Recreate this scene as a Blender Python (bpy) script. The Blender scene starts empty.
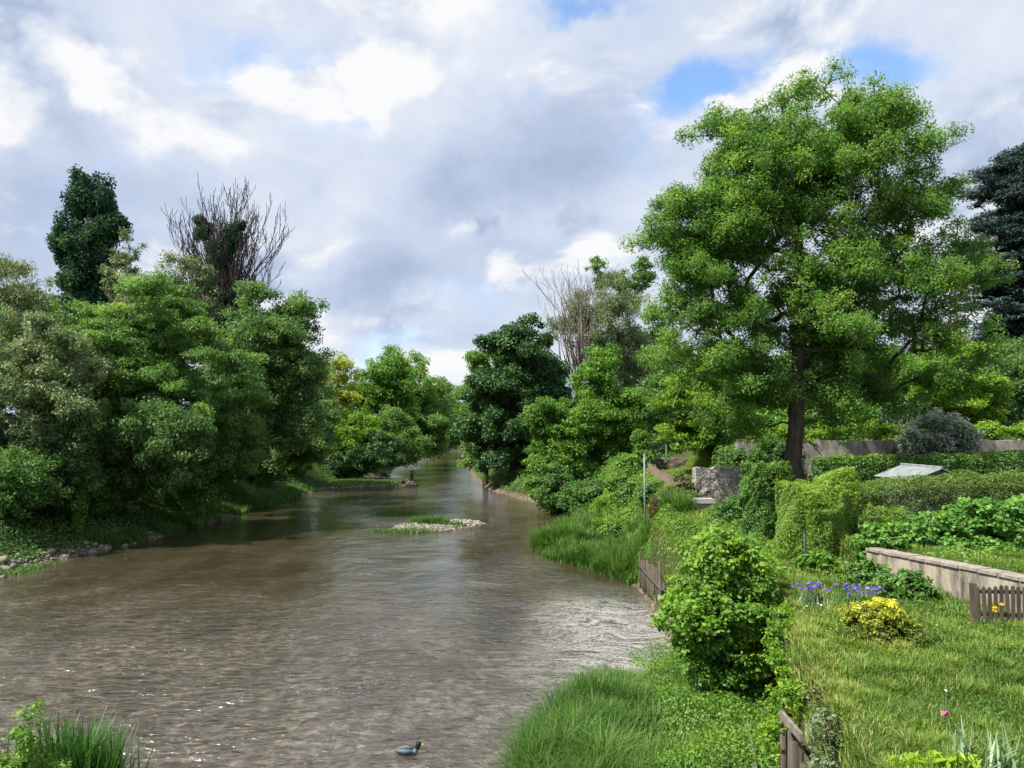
import bpy, math, random
import numpy as np
from mathutils import Vector

R = np.random.default_rng(11)
random.seed(11)
scene = bpy.context.scene
COL = scene.collection
QL = 1.0                                   # overall leaf density

# ------------------------------------------------------------------ camera
F = 720.0
CAM = np.array([0.0, 0.0, 7.0])
TILT = math.atan(46 / F)

def ray(px, py):
    x = (px - 512) / F
    u = (384 - py) / F
    return np.array([x, math.cos(TILT) - u * math.sin(TILT), math.sin(TILT) + u * math.cos(TILT)])

def P(px, py, Y):
    d = ray(px, py)
    return CAM + d * (Y / d[1])

# ------------------------------------------------------------------ noise
_LAT = np.random.default_rng(5).random((256, 256))

def vn(x, y):
    x = np.asarray(x, float); y = np.asarray(y, float)
    xi = np.floor(x).astype(int); yi = np.floor(y).astype(int)
    fx = x - xi; fy = y - yi
    fx = fx * fx * (3 - 2 * fx); fy = fy * fy * (3 - 2 * fy)
    a = _LAT[xi & 255, yi & 255]; b = _LAT[(xi + 1) & 255, yi & 255]
    c = _LAT[xi & 255, (yi + 1) & 255]; d = _LAT[(xi + 1) & 255, (yi + 1) & 255]
    return (a * (1 - fx) + b * fx) * (1 - fy) + (c * (1 - fx) + d * fx) * fy

def fbm(x, y, o=3):
    s = 0; a = 0.5; t = 0
    for _ in range(o):
        s = s + a * vn(x, y); t += a; a *= 0.5
        x = np.asarray(x) * 2.03 + 17.1; y = np.asarray(y) * 2.03 + 5.7
    return s / t

def sst(x, a, b):
    t = np.clip((np.asarray(x, float) - a) / (b - a), 0, 1)
    return t * t * (3 - 2 * t)

# ------------------------------------------------------------------ terrain
def lin(tab):
    xs = [t[0] for t in tab]; ys = [t[1] for t in tab]
    return lambda v: np.interp(v, xs, ys)

xL = lin([(-20, -27), (15, -25.6), (35, -24.9), (42, -24.2), (47, -22.9), (59, -22.5), (77, -22.8), (105, -21.0),
          (126, -21), (157, -22), (200, -23), (290, -23.5), (318, -22), (330, -18)])
xR = lin([(-20, -0.6), (12, -0.4), (15, -0.1), (17, .5), (18.7, 1.6), (20.5, 4.2), (23, 5.1), (31, 5.5), (33.5, 5.5), (36, 4.4), (39.5, 2.4),
          (42.7, 1.4), (46, 2.4), (50, 4.6), (53, 5.8), (58, 5.2), (63, 4.2), (70, 2.2), (84, -2.6), (100, -5), (126, -7.5),
          (200, -14), (300, -18), (330, -18)])
xW = lin([(-10, 3.3), (8.5, 3.95), (13, 4.9), (15.5, 5.8), (20, 6.2), (26, 6.1), (31.5, 5.95), (33.5, 7.0), (36, 8.5), (45, 8.8), (60, 8.8)])
pL = lin([(-3, -.7), (0, -.05), (.8, .35), (2, .8), (5, 2.2), (10, 3.2), (20, 4), (60, 5), (200, 9), (900, 16)])
pR = lin([(-3, -.7), (0, -.05), (.6, .45), (3, 1.6), (7, 2.6), (15, 3.8), (40, 6), (200, 10), (900, 16)])
gY = lin([(-20, 3.0), (8, 3.15), (14, 3.15), (20, 3.1), (27, 2.75), (36, 3.3), (48, 4.0), (51.6, 4.1), (52.4, 4.8), (60, 5.1), (80, 6), (150, 7), (700, 12)])

xG = lin([(8, 11.55), (14.6, 10.4), (19.2, 9.46), (24, 9.0)])          # line of the rendered garden wall

def ground(x, y):
    x = np.asarray(x, float); y = np.asarray(y, float)
    yy = np.minimum(y, 330)
    zl = pL(xL(yy) - x)
    bar = 0.42 * (1 - sst(np.abs((y - 93.5 - (x + 21) * .05)) / (7.5 - 5.2 * sst(x, -21, -12.6)), .55, 1.05)) * sst(x, -24, -22) * (1 - sst(x, -12.9, -12.2))
    zl = np.maximum(zl, np.where(bar > .02, bar - .05, -9))
    d = x - xR(yy)
    zr = pR(d)
    g = gY(y)
    g = g + .62 * sst(x, xG(y) + .02, xG(y) + .2) * (1 - sst(y, 20, 24))
    g = g + .6 * sst(x, 11, 14) * sst(y, 22, 27) * (1 - sst(y, 45, 60))
    g = g + 1.7 * sst(y, 42.0, 42.4) * sst(x, 12.2, 13.6) * (1 - .7 * sst(y, 60, 100))
    g = g + np.clip(x - 20, 0, 60) * .03
    wv = .12 + 2.6 * sst(y, 31, 36) + 1.2 * sst(y, 40, 50)
    shelf = np.minimum(pR(d), .3 + .55 * np.clip(d / 4.5, 0, 1) + .7 * sst(y, 40, 50) * np.clip(d / 5, 0, 1))
    xw = xW(y) + .34 * (fbm(y * .9 + 3, y * 0 + 2.5, 2) - .5) * sst(y, 11, 13)
    t = sst(x, xw - wv, xw + .12)
    zg = shelf * (1 - t) + g * t
    w = sst(y, 54, 66)
    zr = zg * (1 - w) + zr * w
    z = np.where(x < (xL(yy) + xR(yy)) / 2, zl, zr)
    close = sst(y, 305, 330)
    z = z * (1 - close) + np.maximum(z, 1.5) * close
    z = np.maximum(z, 1.15 * np.exp(-(((x + 7.6) / 1.5) ** 2 + ((y - 11.2) / 1.5) ** 2) ** 1.5) - .35)
    iw = 1 + .55 * (fbm(x * .55 + 31, y * .4 + 12, 3) - .5)
    isl = np.exp(-((((x + 5.3) / 3.7) ** 2 + ((y - 53.2 - .25 * (x + 5.3)) / 3.4) ** 2) ** 2) / iw ** 2)
    z = np.maximum(z, .55 * isl - .3)
    land = sst(z, .0, .5)
    return z + land * (.22 * (fbm(x * .45, y * .45) - .5) + .06 * (vn(x * 2.1, y * 2.1) - .5))

# ------------------------------------------------------------------ mesh helpers
ORG = {}

def lookup(parent):
    return ORG.get(parent.name, np.zeros(3)) if parent else np.zeros(3)

def mk(name, V, Fq, mat, parent=None, attrs=None, smooth=False, mats=None, mat_idx=None):
    """One mesh object from arrays: V (n,3) world positions, Fq (m,4) quads or (m,3) triangles, or a list of index tuples."""
    V = np.asarray(V, float).reshape(-1, 3)
    org = lookup(parent)
    me = bpy.data.meshes.new(name)
    if isinstance(Fq, np.ndarray):
        k = Fq.shape[1]
        me.vertices.add(len(V)); me.vertices.foreach_set('co', (V - org).astype(np.float32).ravel())
        me.loops.add(Fq.size); me.loops.foreach_set('vertex_index', Fq.astype(np.int32).ravel())
        me.polygons.add(len(Fq))
        me.polygons.foreach_set('loop_start', np.arange(0, Fq.size, k, dtype=np.int32))
        me.update(calc_edges=True)
    else:
        me.from_pydata([tuple(v) for v in (V - org)], [], Fq)
        me.update()
    if attrs:
        for an, av in attrs.items():
            a = me.attributes.new(an, 'FLOAT', 'FACE')
            a.data.foreach_set('value', np.asarray(av, np.float32))
    for m in (mats or [mat]):
        me.materials.append(m)
    if mat_idx is not None:
        me.polygons.foreach_set('material_index', np.asarray(mat_idx, np.int32))
    if smooth:
        me.polygons.foreach_set('use_smooth', np.ones(len(me.polygons), bool))
    o = bpy.data.objects.new(name, me)
    COL.objects.link(o)
    if parent:
        o.parent = parent
    ORG[o.name] = org
    return o

def tag(o, label=None, cat=None, group=None, kind=None):
    if label: o['label'] = label
    if cat: o['category'] = cat
    if group: o['group'] = group
    if kind: o['kind'] = kind
    return o

def thing(name, label, cat, loc, group=None):
    o = bpy.data.objects.new(name, None)
    COL.objects.link(o)
    o.location = tuple(float(v) for v in loc)
    o.empty_display_size = .2
    ORG[o.name] = np.asarray(loc, float)
    return tag(o, label, cat, group)

class MB:
    """Collects shapes for one mesh."""
    def __init__(s): s.v = []; s.f = []
    def add(s, V, Fc):
        b = len(s.v); s.v += [tuple(map(float, q)) for q in V]; s.f += [tuple(i + b for i in f) for f in Fc]
    def box(s, c, size, ax=None, taper=1.0, jit=0.0):
        c = np.asarray(c, float); hx, hy, hz = [q / 2 for q in size]
        M = np.eye(3) if ax is None else np.asarray(ax, float)
        V = []
        for z, t in ((-hz, 1), (hz, taper)):
            for x, y in ((-hx, -hy), (hx, -hy), (hx, hy), (-hx, hy)):
                V.append(c + M[0] * x * t + M[1] * y * t + M[2] * z + (np.random.default_rng(len(s.v) + len(V)).normal(0, jit, 3) if jit else 0))
        s.add(V, [(3, 2, 1, 0), (4, 5, 6, 7), (0, 1, 5, 4), (1, 2, 6, 5), (2, 3, 7, 6), (3, 0, 4, 7)])
    def tube(s, pts, rad, n=8, cap=True):
        pts = [np.asarray(p, float) for p in pts]
        rad = [rad] * len(pts) if np.isscalar(rad) else rad
        V = []; Fc = []
        for i, p in enumerate(pts):
            t = pts[min(i + 1, len(pts) - 1)] - pts[max(i - 1, 0)]
            t = t / (np.linalg.norm(t) + 1e-9)
            h = np.array([1., 0, 0]) if abs(t[0]) < .8 else np.array([0, 1., 0])
            a = np.cross(t, h); a /= np.linalg.norm(a); b = np.cross(t, a)
            for k in range(n):
                q = 2 * math.pi * k / n
                V.append(p + rad[i] * (math.cos(q) * a + math.sin(q) * b))
        for i in range(len(pts) - 1):
            for k in range(n):
                Fc.append((i * n + k, i * n + (k + 1) % n, (i + 1) * n + (k + 1) % n, (i + 1) * n + k))
        if cap:
            Fc.append(tuple(range(n))[::-1]); Fc.append(tuple((len(pts) - 1) * n + k for k in range(n)))
        s.add(V, Fc)
    def build(s, name, mat, parent=None, smooth=False):
        return mk(name, s.v, s.f, mat, parent, smooth=smooth)

def axes(dx, dy, dz=0.0):
    """Local frame whose first axis points along (dx,dy,dz)."""
    a = np.array([dx, dy, dz], float); a /= np.linalg.norm(a)
    b = np.cross([0, 0, 1.], a); b /= np.linalg.norm(b)
    return np.array([a, b, np.cross(a, b)])

def unit(n, rg=None):
    v = (rg or R).normal(size=(n, 3))
    return v / np.linalg.norm(v, axis=1)[:, None]

def norm(v): return v / (np.linalg.norm(v, axis=1)[:, None] + 1e-9)

# ------------------------------------------------------------------ materials
def new_mat(name):
    m = bpy.data.materials.new(name); m.use_nodes = True
    nt = m.node_tree
    for n in list(nt.nodes): nt.nodes.remove(n)
    out = nt.nodes.new('ShaderNodeOutputMaterial')
    return m, nt, out

def N(nt, t, **kw):
    n = nt.nodes.new(t)
    for k, v in kw.items():
        if k.startswith('i_'): n.inputs[k[2:].replace('_', ' ')].default_value = v
        else: setattr(n, k, v)
    return n

def ramp(nt, stops, fac):
    r = nt.nodes.new('ShaderNodeValToRGB')
    el = r.color_ramp.elements
    while len(el) < len(stops): el.new(.5)
    for e, (p, c) in zip(el, stops):
        e.position = p; e.color = (*c[:3], 1)
    nt.links.new(fac, r.inputs['Fac'])
    return r.outputs['Color']

def math_n(nt, op, a, b=None, c=None, clamp=False):
    n = nt.nodes.new('ShaderNodeMath'); n.operation = op; n.use_clamp = clamp
    for i, v in enumerate((a, b, c)):
        if v is None: continue
        if isinstance(v, (int, float)): n.inputs[i].default_value = v
        else: nt.links.new(v, n.inputs[i])
    return n.outputs[0]

LEAF_GAIN = 1.9
NEAR = ('grass_blade', 'sedge_blade', 'bright_leaf', 'bank_plant_leaf', 'lime_leaf', 'yellow_tree_leaf', 'iris_leaf', 'grey_iris_leaf', 'golden_shrub_leaf', 'purple_petal', 'pink_petal',
        'yellow_petal', 'orange_petal', 'white_petal', 'dry_leaf', 'red_leaf')

def leaf_mat(name, stops, trans=.35, rough=.5, spec=.35, gain=None):
    """Leaf: tint attribute -> species colour range; part of the light passes through the blade."""
    m, nt, out = new_mat(name)
    at = N(nt, 'ShaderNodeAttribute', attribute_name='tint')
    c = ramp(nt, [(q, tuple(min(.8, (gain or (1.42 if name in NEAR else LEAF_GAIN)) * v) for v in col)) for q, col in stops], at.outputs['Fac'])
    p = N(nt, 'ShaderNodeBsdfPrincipled'); p.inputs['Roughness'].default_value = rough
    p.inputs['Specular IOR Level'].default_value = spec
    t = N(nt, 'ShaderNodeBsdfTranslucent')
    mx = N(nt, 'ShaderNodeMix', data_type='RGBA', blend_type='MULTIPLY')
    mx.inputs[0].default_value = 1
    nt.links.new(c, mx.inputs[6]); mx.inputs[7].default_value = (1.55, 1.6, .8, 1)
    nt.links.new(mx.outputs[2], t.inputs['Color'])
    nt.links.new(c, p.inputs['Base Color'])
    s = N(nt, 'ShaderNodeMixShader'); s.inputs[0].default_value = trans
    nt.links.new(p.outputs[0], s.inputs[1]); nt.links.new(t.outputs[0], s.inputs[2])
    nt.links.new(s.outputs[0], out.inputs[0])
    return m

def greens(dark, mid, light):
    return [(0.0, dark), (.5, mid), (1.0, light)]

def rough_mat(name, stops, scale=6, rough=.85, bump=.4, stretch=(1, 1, 1), detail=6, dist=.05):
    m, nt, out = new_mat(name)
    tc = N(nt, 'ShaderNodeNewGeometry')
    mp = N(nt, 'ShaderNodeMapping'); mp.inputs['Scale'].default_value = stretch
    nt.links.new(tc.outputs['Position'], mp.inputs[0])
    no = N(nt, 'ShaderNodeTexNoise'); no.inputs['Scale'].default_value = scale; no.inputs['Detail'].default_value = detail
    no.inputs['Roughness'].default_value = .65
    nt.links.new(mp.outputs[0], no.inputs['Vector'])
    c = ramp(nt, stops, no.outputs['Fac'])
    p = N(nt, 'ShaderNodeBsdfPrincipled'); p.inputs['Roughness'].default_value = rough
    p.inputs['Specular IOR Level'].default_value = .25
    nt.links.new(c, p.inputs['Base Color'])
    b = N(nt, 'ShaderNodeBump'); b.inputs['Strength'].default_value = bump; b.inputs['Distance'].default_value = dist
    nt.links.new(no.outputs['Fac'], b.inputs['Height']); nt.links.new(b.outputs[0], p.inputs['Normal'])
    nt.links.new(p.outputs[0], out.inputs[0])
    return m

def stone_mat(name, scale, stops, mortar, bump=.8):
    m, nt, out = new_mat(name)
    g = N(nt, 'ShaderNodeNewGeometry')
    mp = N(nt, 'ShaderNodeMapping'); mp.inputs['Scale'].default_value = (1, 1, 1.6)
    nt.links.new(g.outputs['Position'], mp.inputs[0])
    wn = N(nt, 'ShaderNodeTexNoise'); wn.inputs['Scale'].default_value = 3
    nt.links.new(mp.outputs[0], wn.inputs['Vector'])
    ad = N(nt, 'ShaderNodeVectorMath', operation='MULTIPLY_ADD')
    nt.links.new(wn.outputs['Color'], ad.inputs[0]); ad.inputs[1].default_value = (.15, .15, .15); nt.links.new(mp.outputs[0], ad.inputs[2])
    v = N(nt, 'ShaderNodeTexVoronoi'); v.inputs['Scale'].default_value = scale
    e = N(nt, 'ShaderNodeTexVoronoi', feature='DISTANCE_TO_EDGE'); e.inputs['Scale'].default_value = scale
    nt.links.new(ad.outputs[0], v.inputs['Vector']); nt.links.new(ad.outputs[0], e.inputs['Vector'])
    sx = N(nt, 'ShaderNodeSeparateColor'); nt.links.new(v.outputs['Color'], sx.inputs[0])
    n2 = N(nt, 'ShaderNodeTexNoise'); n2.inputs['Scale'].default_value = 9; n2.inputs['Detail'].default_value = 6
    nt.links.new(g.outputs['Position'], n2.inputs['Vector'])
    f = math_n(nt, 'MULTIPLY_ADD', n2.outputs['Fac'], .5, math_n(nt, 'MULTIPLY', sx.outputs[0], .55), clamp=True)
    c = ramp(nt, stops, f)
    ed = math_n(nt, 'MULTIPLY', e.outputs['Distance'], 14, clamp=True)
    mx = N(nt, 'ShaderNodeMix', data_type='RGBA'); nt.links.new(ed, mx.inputs[0])
    mx.inputs[6].default_value = (*mortar, 1); nt.links.new(c, mx.inputs[7])
    p = N(nt, 'ShaderNodeBsdfPrincipled'); p.inputs['Roughness'].default_value = .9
    nt.links.new(mx.outputs[2], p.inputs['Base Color'])
    b = N(nt, 'ShaderNodeBump'); b.inputs['Strength'].default_value = bump; b.inputs['Distance'].default_value = .06
    nt.links.new(math_n(nt, 'ADD', ed, math_n(nt, 'MULTIPLY', n2.outputs['Fac'], .5)), b.inputs['Height'])
    nt.links.new(b.outputs[0], p.inputs['Normal']); nt.links.new(p.outputs[0], out.inputs[0])
    return m

M = {}
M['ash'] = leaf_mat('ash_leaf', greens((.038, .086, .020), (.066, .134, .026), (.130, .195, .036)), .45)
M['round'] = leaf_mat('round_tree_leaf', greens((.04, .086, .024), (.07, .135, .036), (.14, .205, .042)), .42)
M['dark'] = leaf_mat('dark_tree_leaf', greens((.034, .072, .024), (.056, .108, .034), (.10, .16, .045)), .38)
M['willow'] = leaf_mat('willow_leaf', greens((.055, .078, .036), (.105, .138, .068), (.22, .24, .14)), .25, .5, .4)
M['olive'] = leaf_mat('olive_leaf', greens((.05, .08, .034), (.095, .13, .058), (.19, .215, .13)), .25)
M['yellow'] = leaf_mat('yellow_tree_leaf', greens((.10, .14, .02), (.20, .24, .03), (.34, .36, .05)), .4)
M['lime'] = leaf_mat('lime_leaf', greens((.055, .12, .015), (.115, .21, .02), (.22, .32, .03)), .4)
M['bright'] = leaf_mat('bright_leaf', greens((.042, .11, .018), (.08, .17, .025), (.16, .26, .035)), .38)
M['alder'] = leaf_mat('alder_leaf', greens((.018, .048, .016), (.028, .068, .02), (.07, .13, .025)), .2)
M['poplar'] = leaf_mat('poplar_leaf', greens((.012, .036, .02), (.022, .052, .028), (.045, .085, .03)), .15, .75, .15)
M['cedar'] = leaf_mat('cedar_needle', greens((.010, .022, .021), (.017, .033, .031), (.034, .055, .047)), .08)
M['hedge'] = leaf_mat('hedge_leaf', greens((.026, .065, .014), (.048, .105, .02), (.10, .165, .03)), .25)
M['vine'] = leaf_mat('vine_leaf', greens((.03, .085, .016), (.06, .135, .024), (.13, .215, .04)), .3)
M['brownhedge'] = leaf_mat('conifer_hedge_leaf', greens((.05, .07, .022), (.062, .098, .026), (.10, .16, .03)), .3)
M['bamboo'] = leaf_mat('bamboo_leaf', greens((.045, .09, .018), (.095, .16, .025), (.19, .25, .04)), .35)
M['grey'] = leaf_mat('grey_shrub_leaf', greens((.04, .065, .045), (.10, .13, .10), (.27, .30, .25)), .12, .4, .5)
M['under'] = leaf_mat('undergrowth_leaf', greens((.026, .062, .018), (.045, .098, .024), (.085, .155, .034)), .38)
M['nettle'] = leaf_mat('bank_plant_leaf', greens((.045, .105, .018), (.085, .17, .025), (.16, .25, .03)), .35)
M['goldbush'] = leaf_mat('golden_shrub_leaf', [(0, (.04, .07, .015)), (.5, (.10, .13, .02)), (.72, (.30, .32, .03)), (1, (.48, .47, .05))], .3)
M['grass'] = leaf_mat('grass_blade', [(0, (.05, .105, .014)), (.4, (.10, .17, .022)), (.7, (.18, .235, .04)), (.88, (.27, .26, .09)), (1, (.36, .29, .14))], .35)
M['sedge'] = leaf_mat('sedge_blade', greens((.026, .072, .012), (.052, .120, .020), (.12, .20, .038)), .35)
M['iris'] = leaf_mat('iris_leaf', greens((.022, .07, .014), (.04, .11, .02), (.10, .18, .03)), .25, .4, .5)
M['greyiris'] = leaf_mat('grey_iris_leaf', greens((.06, .12, .05), (.11, .18, .09), (.2, .27, .17)), .25, .45)
M['rust'] = leaf_mat('dry_leaf', greens((.06, .035, .02), (.10, .065, .032), (.10, .11, .035)), .2)
M['redleaf'] = leaf_mat('red_leaf', greens((.06, .03, .02), (.07, .09, .03), (.10, .16, .04)), .2)
M['petal_purple'] = leaf_mat('purple_petal', greens((.06, .03, .22), (.11, .06, .36), (.2, .13, .5)), .3)
M['petal_yellow'] = leaf_mat('yellow_petal', greens((.7, .48, .01), (.8, .58, .02), (.85, .65, .05)), .3)
M['petal_orange'] = leaf_mat('orange_petal', greens((.7, .22, .01), (.8, .3, .02), (.85, .4, .03)), .3)
M['petal_pink'] = leaf_mat('pink_petal', greens((.06, .012, .03), (.22, .05, .10), (.36, .14, .19)), .3)
M['petal_white'] = leaf_mat('white_petal', greens((.6, .6, .55), (.7, .7, .66), (.8, .8, .76)), .3)
M['bark'] = rough_mat('bark', [(.3, (.022, .017, .013)), (.7, (.085, .066, .05))], 5, .9, .9, (1, 1, .25))
M['ashbark'] = rough_mat('ash_bark', [(.3, (.026, .020, .016)), (.7, (.10, .08, .062))], 5, .9, 1.0, (1, 1, .25))
M['deadwood'] = rough_mat('dead_wood', [(.3, (.03, .021, .02)), (.7, (.085, .065, .058))], 6, .9, .6, (1, 1, .3))
M['greydead'] = rough_mat('grey_dead_wood', [(.3, (.12, .10, .08)), (.7, (.25, .215, .18))], 6, .9, .6, (1, 1, .3))
M['soil'] = None
M['plaster'] = rough_mat('weathered_render', [(.33, (.06, .055, .045)), (.45, (.20, .18, .145)), (.56, (.33, .29, .225)), (.72, (.42, .375, .29))], 3.2, .9, .4, (1, 1, .3), 8)
M['coping'] = rough_mat('coping_stone', [(.3, (.16, .14, .12)), (.55, (.30, .25, .22)), (.75, (.40, .36, .32))], 5, .9, .5)
M['ruin'] = stone_mat('ruin_stone', 6.5, [(.1, (.09, .085, .085)), (.4, (.27, .255, .235)), (.75, (.5, .46, .40))], (.05, .045, .035))
M['fieldstone'] = stone_mat('field_stone', 3.2, [(.1, (.07, .055, .05)), (.45, (.17, .13, .115)), (.8, (.30, .25, .20))], (.07, .055, .045))
M['terrace'] = rough_mat('terrace_wall_render', [(.32, (.07, .068, .055)), (.46, (.22, .205, .175)), (.6, (.34, .315, .27)), (.75, (.43, .40, .35))], 1.8, .9, .5, (1, 1, .35), 8)
M['oldwood'] = rough_mat('old_wood', [(.3, (.035, .028, .022)), (.7, (.13, .105, .085))], 7, .85, .5, (1, 1, .15))
M['greywood'] = rough_mat('grey_wood', [(.3, (.11, .098, .085)), (.7, (.27, .245, .21))], 7, .85, .4, (1, 1, .2))
M['redwood'] = rough_mat('red_fence', [(.3, (.17, .10, .09)), (.7, (.34, .25, .225))], 4, .85, .3)
M['rock'] = rough_mat('river_stone', [(.25, (.07, .06, .045)), (.5, (.18, .155, .125)), (.75, (.33, .29, .24))], 3.5, .85, .5)
M['darkrock'] = rough_mat('dark_stone', [(.3, (.035, .028, .024)), (.7, (.10, .08, .065))], 3, .8, .5)
M['concrete'] = rough_mat('concrete', [(.3, (.24, .22, .20)), (.7, (.42, .40, .37))], 4, .9, .3)
M['roofpale'] = rough_mat('pale_roof_sheet', [(.35, (.13, .145, .145)), (.5, (.21, .235, .235)), (.7, (.28, .305, .30))], 3, .5, .15)
M['tile'] = rough_mat('roof_tile', [(.3, (.12, .085, .08)), (.7, (.24, .18, .165))], 8, .85, .5)
M['metal'] = rough_mat('grey_pole_metal', [(.3, (.16, .17, .17)), (.7, (.27, .28, .28))], 5, .45, .05)
M['greenmetal'] = rough_mat('green_post_paint', [(.3, (.01, .045, .03)), (.7, (.02, .07, .045))], 5, .5, .05)
M['cloth'] = rough_mat('dark_cloth', [(.3, (.012, .013, .018)), (.7, (.03, .032, .04))], 20, .9, .1)
M['skin'] = rough_mat('skin', [(.3, (.42, .26, .19)), (.7, (.5, .32, .24))], 10, .6, .05)
M['duckbody'] = rough_mat('duck_feathers', [(.3, (.06, .085, .10)), (.7, (.13, .17, .195))], 25, .7, .2)
M['duckhead'] = rough_mat('duck_head_feathers', [(.3, (.006, .016, .012)), (.7, (.012, .035, .022))], 20, .35, .05)
M['beak'] = rough_mat('duck_beak', [(.3, (.35, .26, .04)), (.7, (.45, .34, .06))], 10, .5, .05)
M['window'] = rough_mat('window_glass', [(.3, (.02, .025, .03)), (.7, (.04, .045, .05))], 3, .1, .0)

# ------------------------------------------------------------------ leaves and wood
def leaf_cards(C, Nn, L, aspect=.5, fold=.12, tang=None, rg=None):
    rg = rg or R
    n = len(C)
    L = np.broadcast_to(np.asarray(L, float), (n,))[:, None] * rg.uniform(.7, 1.3, (n, 1))
    Nn = norm(Nn)
    t = rg.normal(size=(n, 3)) if tang is None else tang + .25 * rg.normal(size=(n, 3))
    t = norm(t - (t * Nn).sum(1)[:, None] * Nn)
    b = np.cross(Nn, t)
    W = L * aspect
    V = np.empty((n, 4, 3))
    V[:, 0] = C - t * L * .5 - Nn * L * fold
    V[:, 1] = C + b * W * .5 + t * L * .06
    V[:, 2] = C + t * L * .5 - Nn * L * fold
    V[:, 3] = C - b * W * .5 + t * L * .06
    return V.reshape(-1, 3), np.arange(n * 4, dtype=np.int32).reshape(-1, 4)

def clump_leaves(cent, rad, per, L, aspect, flat=.6, tint=None, up=.7, jit=.5, droop=0., rg=None, power=.62, tint_sd=.12):
    rg = rg or R
    m = len(cent)
    cnt = np.maximum(1, (per * (rad / rad.mean()) ** 2).astype(int))
    idx = np.repeat(np.arange(m), cnt)
    n = len(idx)
    d = unit(n, rg)
    r = rg.random(n) ** power
    sc = np.stack([rad, rad, rad * flat], 1)[idx]
    Cn = cent[idx] + d * sc * r[:, None]
    if droop:
        Cn[:, 2] -= droop * rg.random(n) ** 2
    nn = d * .6 + np.array([0, 0, up]) + jit * rg.normal(size=(n, 3))
    tang = None
    if droop:
        tang = np.array([0, 0, -1.0]) + .5 * rg.normal(size=(n, 3))
        nn = d + .6 * rg.normal(size=(n, 3))
    tt = (tint if tint is not None else np.full(m, .5))[idx] + tint_sd * rg.normal(size=n)
    V, Fq = leaf_cards(Cn, nn, L, aspect, tang=tang, rg=rg)
    return V, Fq, np.clip(tt, 0, 1)

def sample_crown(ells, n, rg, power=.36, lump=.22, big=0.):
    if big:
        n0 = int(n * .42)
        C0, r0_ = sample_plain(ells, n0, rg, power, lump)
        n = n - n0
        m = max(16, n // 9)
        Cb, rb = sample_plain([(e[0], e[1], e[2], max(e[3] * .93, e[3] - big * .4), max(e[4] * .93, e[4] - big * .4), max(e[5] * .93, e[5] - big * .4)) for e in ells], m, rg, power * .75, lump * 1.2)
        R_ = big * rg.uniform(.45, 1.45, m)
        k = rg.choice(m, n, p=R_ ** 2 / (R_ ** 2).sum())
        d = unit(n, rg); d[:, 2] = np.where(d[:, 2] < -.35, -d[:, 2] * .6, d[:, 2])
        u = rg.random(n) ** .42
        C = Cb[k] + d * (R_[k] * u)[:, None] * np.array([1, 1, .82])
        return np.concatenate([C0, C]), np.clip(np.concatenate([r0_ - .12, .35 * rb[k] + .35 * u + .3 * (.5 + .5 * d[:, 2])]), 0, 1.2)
    return sample_plain(ells, n, rg, power, lump)

def sample_plain(ells, n, rg, power=.36, lump=.22):
    vol = np.array([e[3] * e[4] * e[5] for e in ells]) ** .8
    k = rg.choice(len(ells), n, p=vol / vol.sum())
    E = np.array(ells)[k]
    d = unit(n, rg)
    lp = 1 - lump + 2 * lump * vn(d[:, 0] * 3 + k * 7.3 + 40, d[:, 2] * 3 + d[:, 1] * 2.3 + 40)
    r = (rg.random(n) ** power) * lp
    C = E[:, :3] + d * E[:, 3:] * r[:, None]
    return C, r

def frusta(A, B, ra, rb, n=6):
    K = len(A)
    t = norm(B - A)
    h = np.where(np.abs(t[:, :1]) < .8, np.array([[1., 0, 0]]), np.array([[0, 1., 0]]))
    a = norm(np.cross(t, h)); b = np.cross(t, a)
    q = np.arange(n) * 2 * math.pi / n
    ring = np.cos(q)[None, :, None] * a[:, None, :] + np.sin(q)[None, :, None] * b[:, None, :]
    A2 = A - t * (ra * .3)[:, None]; B2 = B + t * (rb * .3)[:, None]
    V = np.concatenate([A2[:, None] + ring * ra[:, None, None], B2[:, None] + ring * rb[:, None, None]], 1)
    i = np.arange(K)[:, None] * 2 * n
    k = np.arange(n)[None]
    Fq = np.stack([i + k, i + (k + 1) % n, i + n + (k + 1) % n, i + n + k], -1).reshape(-1, 4)
    return V.reshape(-1, 3), Fq

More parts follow.
